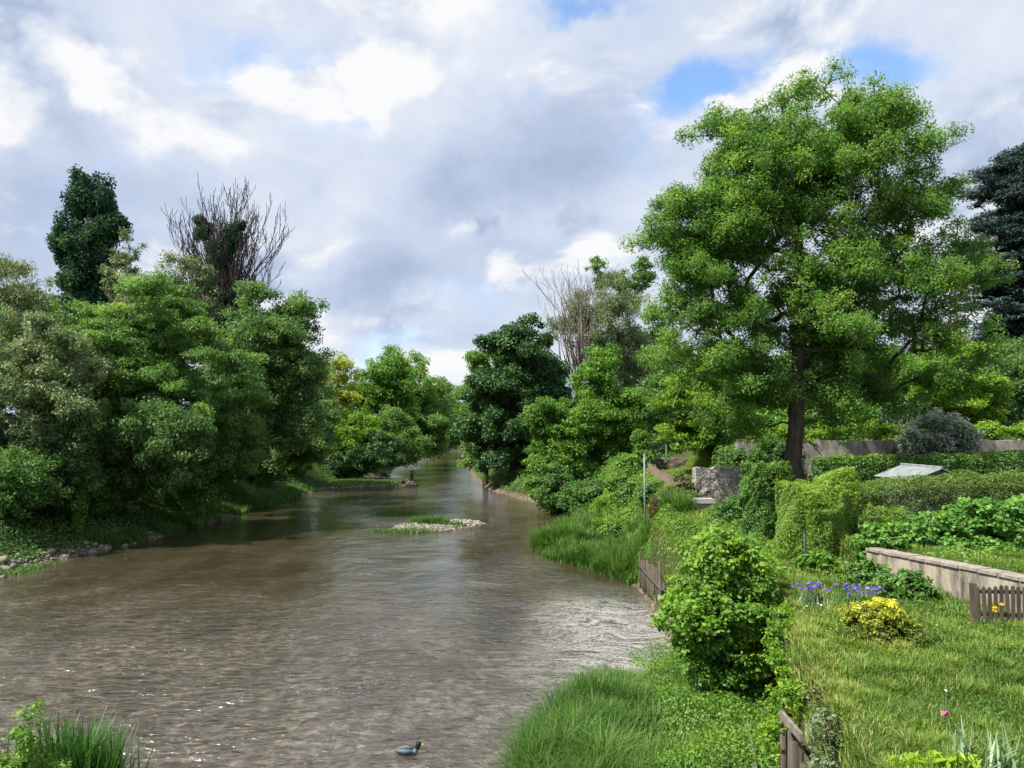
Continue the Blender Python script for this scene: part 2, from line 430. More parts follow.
def skeleton(base, trunk_top, cent, r0, rg, start=.3, nt=9, wob=.02, tip=.018):
    """Branch graph: trunk nodes, then every clump joined to the closest node below or inside it."""
    base = np.asarray(base, float); top = np.asarray(trunk_top, float)
    H = np.linalg.norm(top - base)
    nodes = [base]; par = [-1]
    for i in range(1, nt + 1):
        f = i / nt
        p = base + (top - base) * f + np.array([rg.normal(0, wob * H), rg.normal(0, wob * H), 0]) * (f < 1)
        nodes.append(p); par.append(i - 1)
    s = base + (top - base) * .5
    order = np.argsort(np.linalg.norm(cent - s, axis=1))
    first = max(1, int(start * nt))
    for ci in order:
        c = cent[ci]
        arr = np.array(nodes[first:])
        dv = c - arr
        dist = np.linalg.norm(dv, axis=1)
        cost = dist + np.maximum(0, -dv[:, 2] + .25 * dist) * .7
        j = int(np.argmin(cost)) + first
        a = nodes[j]; L = np.linalg.norm(c - a)
        k = max(1, min(4, int(L / (.06 * H)) + 1))
        last = j
        for q in range(1, k + 1):
            f = q / k
            p = a + (c - a) * f + np.array([0, 0, .10 * L * math.sin(math.pi * f)]) + rg.normal(0, .03 * L, 3) * (f < 1)
            nodes.append(p); par.append(last); last = len(nodes) - 1
    n = len(nodes)
    acc = np.zeros(n); rr = np.zeros(n)
    for i in range(n - 1, -1, -1):
        if acc[i] == 0: acc[i] = tip ** 2.2
        rr[i] = acc[i] ** (1 / 2.2)
        if par[i] >= 0: acc[par[i]] += acc[i]
    sc = min(1.0, r0 * .8 / rr[0]) if rr[0] > 0 else 1
    rr = np.maximum(rr * sc, tip * .6)
    for i in range(nt + 1):
        rr[i] = max(rr[i], r0 * (1 - .75 * i / nt) * (1.0 + (.35 if i == 0 else 0)))
    P_ = np.array(nodes); par = np.array(par)
    ch = np.where(par >= 0)[0]
    pr = rr[par[ch]]
    pr = np.where(ch > nt, np.minimum(pr, rr[ch] * 1.5), pr)
    return P_[par[ch]], P_[ch], pr, rr[ch]

def gz(x, y): return float(ground(x, y))

def tree(name, label, cat, px, Y, ells_px, mat, n_clump, clump_r, per, L, aspect=.5, r0=.3, bark='bark', flat=.75, droop=0.,
         depth=.85, seed=1, group=None, start=.3, tint0=.42, tint_c=.15, tint_out=.2, trunk_f=.75, up=.5, power=.36, dy=0., lump=.22, base=None, lean=0., tipr=.018, low=None, big=None, wob=.008):
    """A tree at distance Y: trunk (with limbs) and leaf crown; its crown volumes come from its size and place in the world."""
    rg = np.random.default_rng(seed)
    bx = P(px, 430, Y)[0]
    if bx < -14 and Y < 320: bx = min(bx, float(xL(Y)) - 4.5)
    b = np.array([bx, Y, gz(bx, Y) - .15]) if base is None else np.asarray(base, float)
    ells = []
    for e in ells_px:
        ex, ey, rx, ry = e[:4]
        off = e[4] if len(e) > 4 else 0.
        c = P(ex, ey, Y + off)
        s = (Y + off) / F
        ells.append((c[0], c[1], c[2], rx * s, rx * s * depth if len(e) < 6 else e[5], ry * s))
    C, r = sample_crown(ells, int(n_clump * 1.3), rg, power, lump, clump_r * 1.55 if big is None else big)
    gnd = ground(C[:, 0], C[:, 1])
    keep = C[:, 2] > gnd + (.25 if low is None else low)
    C = C[keep]; r = r[keep]
    if len(C) > 120:                        # no lone tufts on bare shoots
        D2 = ((C[:, None, :] - C[None]) ** 2).sum(-1)
        ok = (D2 < (2.3 * clump_r) ** 2).sum(1) >= 5
        C = C[ok]; r = r[ok]
    top = max(e[2] + e[5] for e in ells)
    cx = np.average([e[0] for e in ells], weights=[e[3] * e[5] for e in ells]); cy = np.average([e[1] for e in ells])
    tt = np.array([bx * .4 + cx * .6 + lean, cy * .6 + b[1] * .4, b[2] + (top - b[2]) * trunk_f])
    o = thing(name, label, cat, b, group)
    A, B, ra, rb = skeleton(b, tt, C, r0, rg, start, wob=wob, tip=tipr)
    V, Fq = frusta(A, B, ra, rb, 7)
    mk('trunk', V, Fq, M[bark], o, smooth=True)
    rad = clump_r * .95 * rg.uniform(.6, 1.45, len(C))
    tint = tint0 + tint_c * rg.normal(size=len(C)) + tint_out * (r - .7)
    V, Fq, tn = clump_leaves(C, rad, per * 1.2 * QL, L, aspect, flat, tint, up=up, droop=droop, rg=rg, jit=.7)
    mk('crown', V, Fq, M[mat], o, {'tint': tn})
    return o

def bush(name, label, cat, base, ells, mat, n_clump, clump_r, per, L, aspect=.5, seed=1, group=None, flat=.7, tint0=.45, tint_c=.15, tint_out=.25,
         stems=9, stem_r=.03, power=.36, droop=0, up=.7, part='foliage', bark='bark', lump=.22, low=.05, tint_up=0.):
    """A shrub: several stems from the ground and a leaf mass; ells are world ellipsoids."""
    rg = np.random.default_rng(seed)
    base = np.asarray(base, float)
    C, r = sample_crown(ells, n_clump, rg, power, lump)
    g = ground(C[:, 0], C[:, 1])
    keep = C[:, 2] > g + low
    C = C[keep]; r = r[keep]
    o = thing(name, label, cat, base, group)
    mb = MB()
    k = min(stems, len(C))
    for c in C[rg.choice(len(C), k, replace=False)]:
        st = base + np.array([rg.normal(0, stem_r * 3), rg.normal(0, stem_r * 3), -.1])
        mid = st * .5 + c * .5 + np.array([(st[0] - c[0]) * .15, (st[1] - c[1]) * .15, .1])
        mb.tube([st, mid, c], [stem_r, stem_r * .7, stem_r * .3], 5)
    mb.build('stems', M[bark], o)
    rad = clump_r * rg.uniform(.65, 1.4, len(C))
    zr = (C[:, 2] - C[:, 2].min()) / (np.ptp(C[:, 2]) + 1e-6)
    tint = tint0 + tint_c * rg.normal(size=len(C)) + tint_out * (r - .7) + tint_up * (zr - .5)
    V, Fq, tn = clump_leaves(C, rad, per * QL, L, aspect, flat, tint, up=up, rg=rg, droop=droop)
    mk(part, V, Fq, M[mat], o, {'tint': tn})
    return o

def pxell(px, py, rx, ry, Y, depth=.9):
    c = P(px, py, Y); s = Y / F
    return (c[0], c[1], c[2], rx * s, rx * s * depth, ry * s)

def blades(Pt, H, W, tint, bend=.35, rg=None, lean=None):
    rg = rg or R
    n = len(Pt)
    a = rg.uniform(0, 2 * math.pi, n)
    side = np.stack([np.cos(a), np.sin(a), np.zeros(n)], 1)
    fw = np.stack([-np.sin(a), np.cos(a), np.zeros(n)], 1)
    if lean is not None: fw = fw + lean
    H = np.broadcast_to(H, (n,))[:, None]; W = np.broadcast_to(W, (n,))[:, None]
    bd = (bend * rg.uniform(.2, 1.6, n))[:, None]
    up = np.array([0, 0, 1.])
    m = Pt + up * H * .55 + fw * H * bd * .3
    t = Pt + up * H * (1 - .35 * bd) + fw * H * bd
    V = np.empty((n, 6, 3))
    V[:, 0] = Pt - side * W * .5; V[:, 1] = Pt + side * W * .5
    V[:, 2] = m + side * W * .42; V[:, 3] = m - side * W * .42
    V[:, 4] = t + side * W * .06; V[:, 5] = t - side * W * .06
    i = np.arange(n, dtype=np.int32)[:, None] * 6
    Fq = np.concatenate([i + np.array([0, 1, 2, 3]), i + np.array([3, 2, 4, 5])], 1).reshape(-1, 4)
    return V.reshape(-1, 3), Fq, np.repeat(np.clip(tint, 0, 1), 2)

def join(parts):
    V = []; Fq = []; T = []; b = 0
    for v, f, t in parts:
        V.append(v); Fq.append(f + b); T.append(t); b += len(v)
    return np.concatenate(V), np.concatenate(Fq), np.concatenate(T)

exec_order = []
# ------------------------------------------------------------------ camera, light, sky
cd = bpy.data.cameras.new('camera'); cam = bpy.data.objects.new('camera', cd); COL.objects.link(cam)
cd.sensor_width = 36; cd.lens = 36 * F / 1024; cd.clip_end = 3000; cd.clip_start = .1
cam.location = CAM; cam.rotation_euler = (math.pi / 2 + TILT, 0, 0)
scene.camera = cam

EXPO = .85
SUN_AZ = math.atan2(-.80, -.40); SUN_EL = math.radians(54)
sdir = Vector((math.sin(SUN_AZ) * math.cos(SUN_EL), math.cos(SUN_AZ) * math.cos(SUN_EL), math.sin(SUN_EL)))
sl = bpy.data.lights.new('sun', 'SUN'); sl.energy = 5.0; sl.angle = math.radians(.6); sl.color = (1, .95, .86)
so = bpy.data.objects.new('sun', sl); COL.objects.link(so); so.rotation_euler = sdir.to_track_quat('Z', 'Y').to_euler()
so.location = (-40, 20, 80)

w = bpy.data.worlds.new('World'); scene.world = w; w.use_nodes = True
nt = w.node_tree
for n in list(nt.nodes): nt.nodes.remove(n)
L_ = nt.links.new
wo = N(nt, 'ShaderNodeOutputWorld'); bg = N(nt, 'ShaderNodeBackground'); bg.inputs['Strength'].default_value = .1
L_(bg.outputs[0], wo.inputs[0])
sky = N(nt, 'ShaderNodeTexSky'); sky.sky_type = 'NISHITA'; sky.sun_disc = False
sky.sun_elevation = SUN_EL; sky.sun_rotation = SUN_AZ; sky.dust_density = .4; sky.air_density = 1.0; sky.ozone_density = 1.5
tc = N(nt, 'ShaderNodeTexCoord')
sp = N(nt, 'ShaderNodeSeparateXYZ'); L_(tc.outputs['Generated'], sp.inputs[0])
def cloud_noise(off, scale, det, rough, dist):
    mp = N(nt, 'ShaderNodeMapping'); mp.inputs['Location'].default_value = off; mp.inputs['Scale'].default_value = (1, 1, 1.5)
    L_(tc.outputs['Generated'], mp.inputs[0])
    no = N(nt, 'ShaderNodeTexNoise'); no.inputs['Scale'].default_value = scale; no.inputs['Detail'].default_value = det
    no.inputs['Roughness'].default_value = rough; no.inputs['Distortion'].default_value = dist
    L_(mp.outputs[0], no.inputs['Vector'])
    return no.outputs['Fac']

# warp the direction so that the large cloud masses get ragged, billowing outlines
wn = N(nt, 'ShaderNodeTexNoise'); wn.inputs['Scale'].default_value = 5.0; wn.inputs['Detail'].default_value = 7; wn.inputs['Roughness'].default_value = .62
L_(tc.outputs['Generated'], wn.inputs['Vector'])
ws = N(nt, 'ShaderNodeSeparateColor'); L_(wn.outputs['Color'], ws.inputs[0])
yc = math_n(nt, 'MAXIMUM', sp.outputs[1], .12)
du = math_n(nt, 'ADD', math_n(nt, 'DIVIDE', sp.outputs[0], yc), math_n(nt, 'MULTIPLY_ADD', ws.outputs[0], .26, -.13))
dv = math_n(nt, 'ADD', math_n(nt, 'DIVIDE', sp.outputs[2], yc), math_n(nt, 'MULTIPLY_ADD', ws.outputs[1], .20, -.10))

def mass(px, py, rx, ry, rot, amp):
    """One soft mass of cloud (or gap) at a fixed place in the sky."""
    d = ray(px, py); u0 = d[0] / d[1]; v0 = d[2] / d[1]
    c, s = math.cos(math.radians(rot)), math.sin(math.radians(rot))
    a = math_n(nt, 'SUBTRACT', du, float(u0)); b = math_n(nt, 'SUBTRACT', dv, float(v0))
    x = math_n(nt, 'ADD', math_n(nt, 'MULTIPLY', a, c / (rx / F)), math_n(nt, 'MULTIPLY', b, s / (rx / F)))
    y = math_n(nt, 'ADD', math_n(nt, 'MULTIPLY', a, -s / (ry / F)), math_n(nt, 'MULTIPLY', b, c / (ry / F)))
    q = math_n(nt, 'ADD', math_n(nt, 'MULTIPLY', x, x), math_n(nt, 'MULTIPLY', y, y))
    return math_n(nt, 'MULTIPLY', math_n(nt, 'EXPONENT', math_n(nt, 'MULTIPLY', q, -1.0)), amp)

def msum(lst):
    t = None
    for m_ in lst:
        g_ = mass(*m_)
        t = g_ if t is None else math_n(nt, 'ADD', t, g_)
    return t

gaps = msum([(712, 78, 40, 24, 25, -1.2), (600, 8, 75, 22, 10, -.9), (890, 66, 64, 24, 10, -.8), (200, 50, 60, 60, 20, -.55), (560, 110, 30, 12, 30, -.35),
             (420, 110, 16, 12, 0, -.3), (30, 15, 30, 12, 0, .3)])
dark = msum([(500, 200, 130, 48, 25, .95), (600, 150, 90, 52, 30, .6), (60, 200, 120, 70, 0, .75), (210, 185, 80, 34, 0, .38), (40, 95, 60, 34, -30, .6),
             (390, 285, 70, 26, 10, .75), (400, 60, 200, 22, 12, .12), (520, 270, 80, 26, 20, .4), (1000, 120, 60, 60, 0, .25), (650, 40, 70, 30, 15, .25)])
lite = msum([(300, 105, 120, 62, 10, .9), (90, 70, 90, 20, -38, .9), (430, 60, 100, 44, 20, .85), (190, 128, 60, 26, 0, .5), (470, 230, 26, 12, 20, .8), (340, 255, 60, 18, 0, .45),
             (360, 325, 90, 16, 0, .5), (720, 100, 20, 14, 0, .7), (600, 55, 110, 30, 22, .55), (900, 120, 70, 50, 0, .4), (440, 310, 40, 12, 10, .5), (800, 20, 90, 30, 0, .3), (440, 10, 60, 14, 0, .3), (260, 260, 50, 26, 0, .5), (560, 230, 60, 16, 30, .3)])
KX = .1 * 2 ** EXPO
def sky_ramp(stops, fac): return ramp(nt, [(p_, tuple(v / KX for v in c_)) for p_, c_ in stops], fac)
n1 = cloud_noise((3.1, 1.7, 0), 3.4, 9, .56, .2)
n3 = cloud_noise((9.3, 4.2, 2), 6.0, 8, .58, .3)
# high soft layer
dens = math_n(nt, 'ADD', math_n(nt, 'MULTIPLY_ADD', n1, 2.6, -.32), gaps)
cover = N(nt, 'ShaderNodeMapRange'); cover.interpolation_type = 'SMOOTHSTEP'
L_(dens, cover.inputs[0]); cover.inputs[1].default_value = .05; cover.inputs[2].default_value = .9
sh1 = math_n(nt, 'ADD', math_n(nt, 'MULTIPLY_ADD', n3, .9, .05), math_n(nt, 'SUBTRACT', math_n(nt, 'MULTIPLY', lite, .25), math_n(nt, 'MULTIPLY', dark, .42)))
ccol = sky_ramp([(.0, (.42, .515, .71)), (.4, (.62, .705, .87)), (.8, (.86, .90, .97))], sh1)
# cumulus: crisp billows lit from above, blue-grey underneath
k1 = cloud_noise((1.3, 7.7, 3), 4.6, 12, .55, .35)
k2 = cloud_noise((1.3 - .03 * sdir.x, 7.7, 3 - .075), 4.6, 12, .55, .35)
kf = math_n(nt, 'ADD', k1, math_n(nt, 'ADD', math_n(nt, 'MULTIPLY', lite, .19), math_n(nt, 'MULTIPLY', gaps, .22)))
kf = math_n(nt, 'SUBTRACT', kf, math_n(nt, 'MULTIPLY', dark, .03))
cm = N(nt, 'ShaderNodeMapRange'); cm.interpolation_type = 'SMOOTHSTEP'; L_(kf, cm.inputs[0]); cm.inputs[1].default_value = .475; cm.inputs[2].default_value = .62
ks = math_n(nt, 'ADD', math_n(nt, 'MULTIPLY_ADD', math_n(nt, 'SUBTRACT', k1, k2), 5.0, .46), math_n(nt, 'SUBTRACT', math_n(nt, 'MULTIPLY', lite, .30), math_n(nt, 'MULTIPLY', dark, .42)))
kcol = sky_ramp([(.05, (.44, .53, .72)), (.36, (.63, .71, .86)), (.66, (.81, .85, .93)), (1.0, (.96, .965, .985))], ks)
cmx = N(nt, 'ShaderNodeMix', data_type='RGBA'); L_(cm.outputs[0], cmx.inputs[0]); L_(ccol, cmx.inputs[6]); L_(kcol, cmx.inputs[7])
call = math_n(nt, 'MAXIMUM', cover.outputs[0], cm.outputs[0])
mx = N(nt, 'ShaderNodeMix', data_type='RGBA')
L_(call, mx.inputs[0])
sk2 = N(nt, 'ShaderNodeMix', data_type='RGBA', blend_type='MULTIPLY'); sk2.inputs[0].default_value = 1
L_(sky.outputs[0], sk2.inputs[6]); sk2.inputs[7].default_value = (1.35, 1.5, 1.62, 1)
L_(sk2.outputs[2], mx.inputs[6]); L_(cmx.outputs[2], mx.inputs[7])
L_(mx.outputs[2], bg.inputs[0])
w.cycles.sampling_method = 'MANUAL'; w.cycles.sample_map_resolution = 512

vs = scene.view_settings
vs.view_transform = 'Standard'; vs.look = 'None'; vs.exposure = EXPO; vs.gamma = 1
cy = scene.cycles
cy.max_bounces = 8; cy.diffuse_bounces = 4; cy.glossy_bounces = 3; cy.transmission_bounces = 5; cy.transparent_max_bounces = 4
cy.use_denoising = True; cy.sample_clamp_indirect = 4
cy.use_adaptive_sampling = True; cy.adaptive_threshold = .008
cy.caustics_reflective = False; cy.caustics_refractive = False

# ------------------------------------------------------------------ ground sheet
def steps(*seg):
    o = []
    for a, b, s in seg: o.append(np.arange(a, b, s))
    return np.concatenate(o + [np.array([seg[-1][1]])])
xs = steps((-900, -120, 60), (-120, -60, 6), (-60, -28, 1.2), (-28, -20, .3), (-20, -10, .6), (-10, -3, .35), (-3, 11, .18), (11, 20, .35), (20, 40, 1), (40, 120, 6), (120, 900, 60))
ys = steps((-40, 6, 2), (6, 36, .2), (36, 66, .4), (66, 130, 1), (130, 345, 4), (345, 900, 40))
X, Y = np.meshgrid(xs, ys)
Z = ground(X, Y)
nx, ny = len(xs), len(ys)
ii = (np.arange(ny - 1)[:, None] * nx + np.arange(nx - 1)[None]).ravel()
FQ = np.stack([ii, ii + 1, ii + nx + 1, ii + nx], 1)
m, nt, out = new_mat('ground_soil')
g = N(nt, 'ShaderNodeNewGeometry'); sx = N(nt, 'ShaderNodeSeparateXYZ'); nt.links.new(g.outputs['Position'], sx.inputs[0])
no = N(nt, 'ShaderNodeTexNoise'); no.inputs['Scale'].default_value = .8; no.inputs['Detail'].default_value = 9; no.inputs['Roughness'].default_value = .7
nt.links.new(g.outputs['Position'], no.inputs['Vector'])
cg = ramp(nt, [(.35, (.05, .042, .022)), (.5, (.045, .06, .018)), (.7, (.075, .11, .025))], no.outputs['Fac'])
vo = N(nt, 'ShaderNodeTexVoronoi'); vo.inputs['Scale'].default_value = 7; nt.links.new(g.outputs['Position'], vo.inputs['Vector'])
sc = N(nt, 'ShaderNodeSeparateColor'); nt.links.new(vo.outputs['Color'], sc.inputs[0])
cs = ramp(nt, [(0, (.05, .038, .025)), (.6, (.11, .088, .062)), (1, (.22, .19, .15))], sc.outputs[0])
f = math_n(nt, 'MULTIPLY_ADD', sx.outputs[2], -3.2, math_n(nt, 'MULTIPLY_ADD', no.outputs['Fac'], 1.2, .9), clamp=True)
mxg = N(nt, 'ShaderNodeMix', data_type='RGBA'); nt.links.new(f, mxg.inputs[0]); nt.links.new(cg, mxg.inputs[6]); nt.links.new(cs, mxg.inputs[7])
p = N(nt, 'ShaderNodeBsdfPrincipled'); p.inputs['Roughness'].default_value = .95; p.inputs['Specular IOR Level'].default_value = .1
nt.links.new(mxg.outputs[2], p.inputs['Base Color'])
bp = N(nt, 'ShaderNodeBump'); bp.inputs['Strength'].default_value = .6; bp.inputs['Distance'].default_value = .1
nt.links.new(no.outputs['Fac'], bp.inputs['Height']); nt.links.new(bp.outputs[0], p.inputs['Normal'])
nt.links.new(p.outputs[0], out.inputs[0])
M['ground'] = m
tag(mk('ground', np.stack([X, Y, Z], -1).reshape(-1, 3), FQ, m, smooth=True), 'riverbanks and garden ground under grass and plants', kind='structure')

# ------------------------------------------------------------------ river
m, nt, out = new_mat('river_water')
lk = nt.links.new
g = N(nt, 'ShaderNodeNewGeometry'); sx = N(nt, 'ShaderNodeSeparateXYZ'); lk(g.outputs['Position'], sx.inputs[0])
def wnoise(scale, sxyz, det, rough=.55, dist=0., loc=(0, 0, 0), rot=0.):
    mp = N(nt, 'ShaderNodeMapping'); mp.inputs['Scale'].default_value = sxyz; mp.inputs['Location'].default_value = loc; mp.inputs['Rotation'].default_value = (0, 0, rot)
    lk(g.outputs['Position'], mp.inputs[0])
    q = N(nt, 'ShaderNodeTexNoise'); q.inputs['Scale'].default_value = scale; q.inputs['Detail'].default_value = det
    q.inputs['Roughness'].default_value = rough; q.inputs['Distortion'].default_value = dist
    lk(mp.outputs[0], q.inputs['Vector'])
    return q.outputs['Fac']
def smooth(v, a, b):
    r = N(nt, 'ShaderNodeMapRange'); r.interpolation_type = 'SMOOTHSTEP'; lk(v, r.inputs[0]); r.inputs[1].default_value = a; r.inputs[2].default_value = b
    return r.outputs[0]
wa = wnoise(.85, (1, 1.9, 1), 3, .5, .5, rot=-.3)            # long ripples lying across the stream
wb = wnoise(2.6, (1, 2.2, 1), 4, .55, .6, (3, 1, 0), -.38)
wd = wnoise(8.0, (1, 1.8, 1), 3, .6, .3, (7, 3, 0), -.2)
wc = wnoise(.16, (1, .5, 1), 3, .5, 0, (8, 2, 0))             # broad calm / riffle patches
yb = math_n(nt, 'MULTIPLY_ADD', sx.outputs[0], .35, sx.outputs[1])
near = math_n(nt, 'SUBTRACT', 1.0, smooth(math_n(nt, 'MULTIPLY_ADD', wc, 14.0, yb), 24, 40))
slack = smooth(math_n(nt, 'ADD', sx.outputs[0], math_n(nt, 'MULTIPLY', sx.outputs[1], .1)), -19, -10)     # slow pool below the left bank
chop = math_n(nt, 'MULTIPLY_ADD', near, .46, math_n(nt, 'MULTIPLY_ADD', smooth(wc, .42, .66), .24, .10))
chop = math_n(nt, 'MULTIPLY', chop, math_n(nt, 'MULTIPLY_ADD', math_n(nt, 'MAXIMUM', slack, near), .75, .25))
h = math_n(nt, 'ADD', math_n(nt, 'MULTIPLY', wa, .30), math_n(nt, 'ADD', math_n(nt, 'MULTIPLY', wb, .16), math_n(nt, 'MULTIPLY', wd, .02)))
h = math_n(nt, 'MULTIPLY', h, chop)
bp = N(nt, 'ShaderNodeBump'); bp.inputs['Strength'].default_value = 1.0; bp.inputs['Distance'].default_value = 1.0
lk(h, bp.inputs['Height'])
depthc = wnoise(.35, (1, .6, 1), 5, .6, .4)
cb = ramp(nt, [(.3, (.030, .023, .013)), (.55, (.050, .039, .023)), (.75, (.074, .060, .040))], depthc)
stn = wnoise(2.4, (1, 1, 1), 6, .7, .2, (4, 9, 0))
cs = ramp(nt, [(.36, (.032, .025, .016)), (.50, (.088, .073, .054)), (.68, (.22, .195, .165))], stn)
mx = N(nt, 'ShaderNodeMix', data_type='RGBA')
lk(math_n(nt, 'MULTIPLY', near, math_n(nt, 'MULTIPLY_ADD', smooth(depthc, .4, .6), .55, .2)), mx.inputs[0]); lk(cb, mx.inputs[6]); lk(cs, mx.inputs[7])
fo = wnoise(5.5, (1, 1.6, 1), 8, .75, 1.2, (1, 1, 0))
fm = math_n(nt, 'MULTIPLY', smooth(fo, .575, .66), smooth(wnoise(.5, (1, 1.2, 1), 3, .6, .3, (5, 7, 0)), .44, .62))  # foam flecks, with white glints painted in among them
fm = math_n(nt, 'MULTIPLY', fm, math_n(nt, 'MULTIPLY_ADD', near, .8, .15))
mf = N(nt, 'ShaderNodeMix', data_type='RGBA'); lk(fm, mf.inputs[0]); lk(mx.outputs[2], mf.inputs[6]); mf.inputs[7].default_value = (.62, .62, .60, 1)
# foam strings and painted sky reflection on the eddy beside the stakes
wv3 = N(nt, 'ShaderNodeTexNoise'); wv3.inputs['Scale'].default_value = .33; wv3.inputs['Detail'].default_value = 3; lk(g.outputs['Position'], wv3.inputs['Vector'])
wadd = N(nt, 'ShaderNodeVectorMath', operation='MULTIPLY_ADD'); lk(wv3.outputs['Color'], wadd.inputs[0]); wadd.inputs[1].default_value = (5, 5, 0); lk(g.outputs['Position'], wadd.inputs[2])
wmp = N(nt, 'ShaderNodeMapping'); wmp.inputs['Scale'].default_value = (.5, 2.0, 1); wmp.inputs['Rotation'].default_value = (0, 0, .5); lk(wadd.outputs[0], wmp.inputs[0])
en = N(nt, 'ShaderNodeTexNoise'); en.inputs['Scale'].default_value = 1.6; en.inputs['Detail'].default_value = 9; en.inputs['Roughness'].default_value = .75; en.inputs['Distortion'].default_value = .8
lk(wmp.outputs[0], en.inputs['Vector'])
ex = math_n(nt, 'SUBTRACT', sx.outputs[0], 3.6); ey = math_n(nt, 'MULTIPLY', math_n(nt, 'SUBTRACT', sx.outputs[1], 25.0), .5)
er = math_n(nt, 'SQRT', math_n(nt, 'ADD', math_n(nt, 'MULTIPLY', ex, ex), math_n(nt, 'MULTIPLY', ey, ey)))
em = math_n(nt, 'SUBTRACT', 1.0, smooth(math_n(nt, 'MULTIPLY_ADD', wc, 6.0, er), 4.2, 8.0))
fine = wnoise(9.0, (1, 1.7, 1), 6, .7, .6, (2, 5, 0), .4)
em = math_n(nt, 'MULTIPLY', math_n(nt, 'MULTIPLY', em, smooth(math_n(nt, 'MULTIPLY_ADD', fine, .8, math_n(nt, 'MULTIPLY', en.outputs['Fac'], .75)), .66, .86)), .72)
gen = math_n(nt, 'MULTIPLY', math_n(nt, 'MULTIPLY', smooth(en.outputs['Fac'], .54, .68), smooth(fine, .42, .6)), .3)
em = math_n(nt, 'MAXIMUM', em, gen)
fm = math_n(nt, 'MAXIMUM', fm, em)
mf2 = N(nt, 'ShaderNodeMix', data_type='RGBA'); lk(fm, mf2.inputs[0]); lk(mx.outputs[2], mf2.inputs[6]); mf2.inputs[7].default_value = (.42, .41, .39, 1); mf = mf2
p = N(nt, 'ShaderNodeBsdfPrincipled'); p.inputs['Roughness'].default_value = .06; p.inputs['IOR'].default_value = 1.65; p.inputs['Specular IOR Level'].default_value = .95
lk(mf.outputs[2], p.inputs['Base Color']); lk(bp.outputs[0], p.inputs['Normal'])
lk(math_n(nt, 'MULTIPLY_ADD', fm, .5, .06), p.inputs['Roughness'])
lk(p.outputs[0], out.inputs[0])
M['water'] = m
wx = steps((-34, -30, 2), (-30, 8, .25), (8, 20, 4)); wy = steps((-30, 8, 4), (8, 60, .25), (60, 340, 2))
X, Y = np.meshgrid(wx, wy)
rp = (fbm(X * .55, Y * .8, 3) - .5) * .10 * (1 - sst(Y, 40, 60))
n_ = len(wx); ii = (np.arange(len(wy) - 1)[:, None] * n_ + np.arange(n_ - 1)[None]).ravel()
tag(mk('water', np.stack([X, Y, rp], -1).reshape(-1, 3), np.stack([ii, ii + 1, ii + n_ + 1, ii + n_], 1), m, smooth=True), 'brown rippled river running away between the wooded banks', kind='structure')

# ------------------------------------------------------------------ trees of the left bank
GL = 'trees along the left bank'
tree('willow_tree', 'grey-green willow cut by the left edge, tallest crown there', 'tree', -20, 46, [(0, 285, 52, 50), (30, 300, 34, 34), (20, 350, 60, 70), (-20, 400, 80, 80)], 'willow',
     330, .62, 110, .22, .28, .35, droop=.5, seed=21, group=GL, tint0=.40, lump=.3)
tree('olive_tree', 'olive-grey tree with pale leaf tips low at the left edge', 'tree', 20, 43, [(35, 385, 62, 62), (10, 440, 50, 55), (60, 420, 45, 55)], 'olive',
     330, .6, 120, .19, .42, .28, seed=22, group=GL, tint0=.42, tint_c=.2)
tree('ash_tree', 'broad round-headed mid-green tree below the dark poplar on the left bank', 'tree', 150, 49, [(150, 340, 72, 64), (195, 390, 55, 70), (105, 370, 62, 66), (150, 430, 75, 48)], 'round',
     560, .78, 150, .22, .4, .38, seed=23, group=GL, tint0=.42, tint_c=.2, tint_out=.35, flat=.5)
tree('ivy_hung_tree', 'dark low tree overhanging the bank under the round-headed tree', 'tree', 110, 45.5, [(120, 440, 80, 42), (70, 470, 50, 40), (185, 450, 50, 40)], 'dark',
     330, .7, 120, .2, .5, .3, seed=24, group=GL, tint0=.35, droop=.3)
tree('oak_tree', 'dark green tree in front of the dead mistletoe tree, a bough jutting right', 'tree', 245, 58, [(262, 350, 50, 62), (300, 312, 20, 22), (240, 410, 48, 60), (290, 400, 38, 60), (285, 340, 40, 40)], 'dark',
     500, .8, 130, .23, .48, .4, seed=25, group=GL, tint0=.45, tint_c=.18)
tree('acacia_tree', 'pale feathery treetop between the poplar and the dead tree', 'tree', 180, 64, [(180, 285, 26, 34), (205, 305, 22, 30), (150, 310, 30, 40)], 'willow',
     170, .8, 90, .25, .35, .25, seed=26, group=GL, tint0=.3)
tree('poplar_tree', 'tall dark columnar poplar rising above the left bank trees', 'tree', 92, 76, [(83, 192, 17, 26), (100, 199, 14, 26), (74, 226, 17, 34), (102, 232, 16, 42), (88, 262, 29, 45), (90, 320, 32, 60), (92, 380, 34, 60)], 'poplar',
     760, .75, 120, .32, .6, .5, seed=27, group=GL, flat=1.35, depth=.9, tint0=.4, tint_c=.16, up=.35, lump=.10, trunk_f=.92, big=.8)
tree('sparse_tree', 'thin small-leaved treetop just right of the dark poplar', 'tree', 130, 70, [(130, 252, 13, 24), (122, 280, 20, 24)], 'willow',
     90, .5, 40, .2, .5, .22, seed=28, group=GL, tint0=.35)
tree('yellow_tree', 'yellow-leaved tree behind the lime-green shrub of the left bank', 'tree', 338, 112, [(338, 378, 20, 26), (335, 415, 24, 34)], 'yellow',
     170, 1.0, 80, .36, .5, .3, seed=29, group=GL, tint0=.5)
tree('lime_shrub_tree', 'bright lime-green shrubby tree behind the grassy spit', 'tree', 352, 99, [(356, 432, 28, 22), (345, 455, 30, 22), (330, 425, 14, 26)], 'lime',
     240, .8, 100, .3, .5, .25, seed=30, group=GL, tint0=.45)
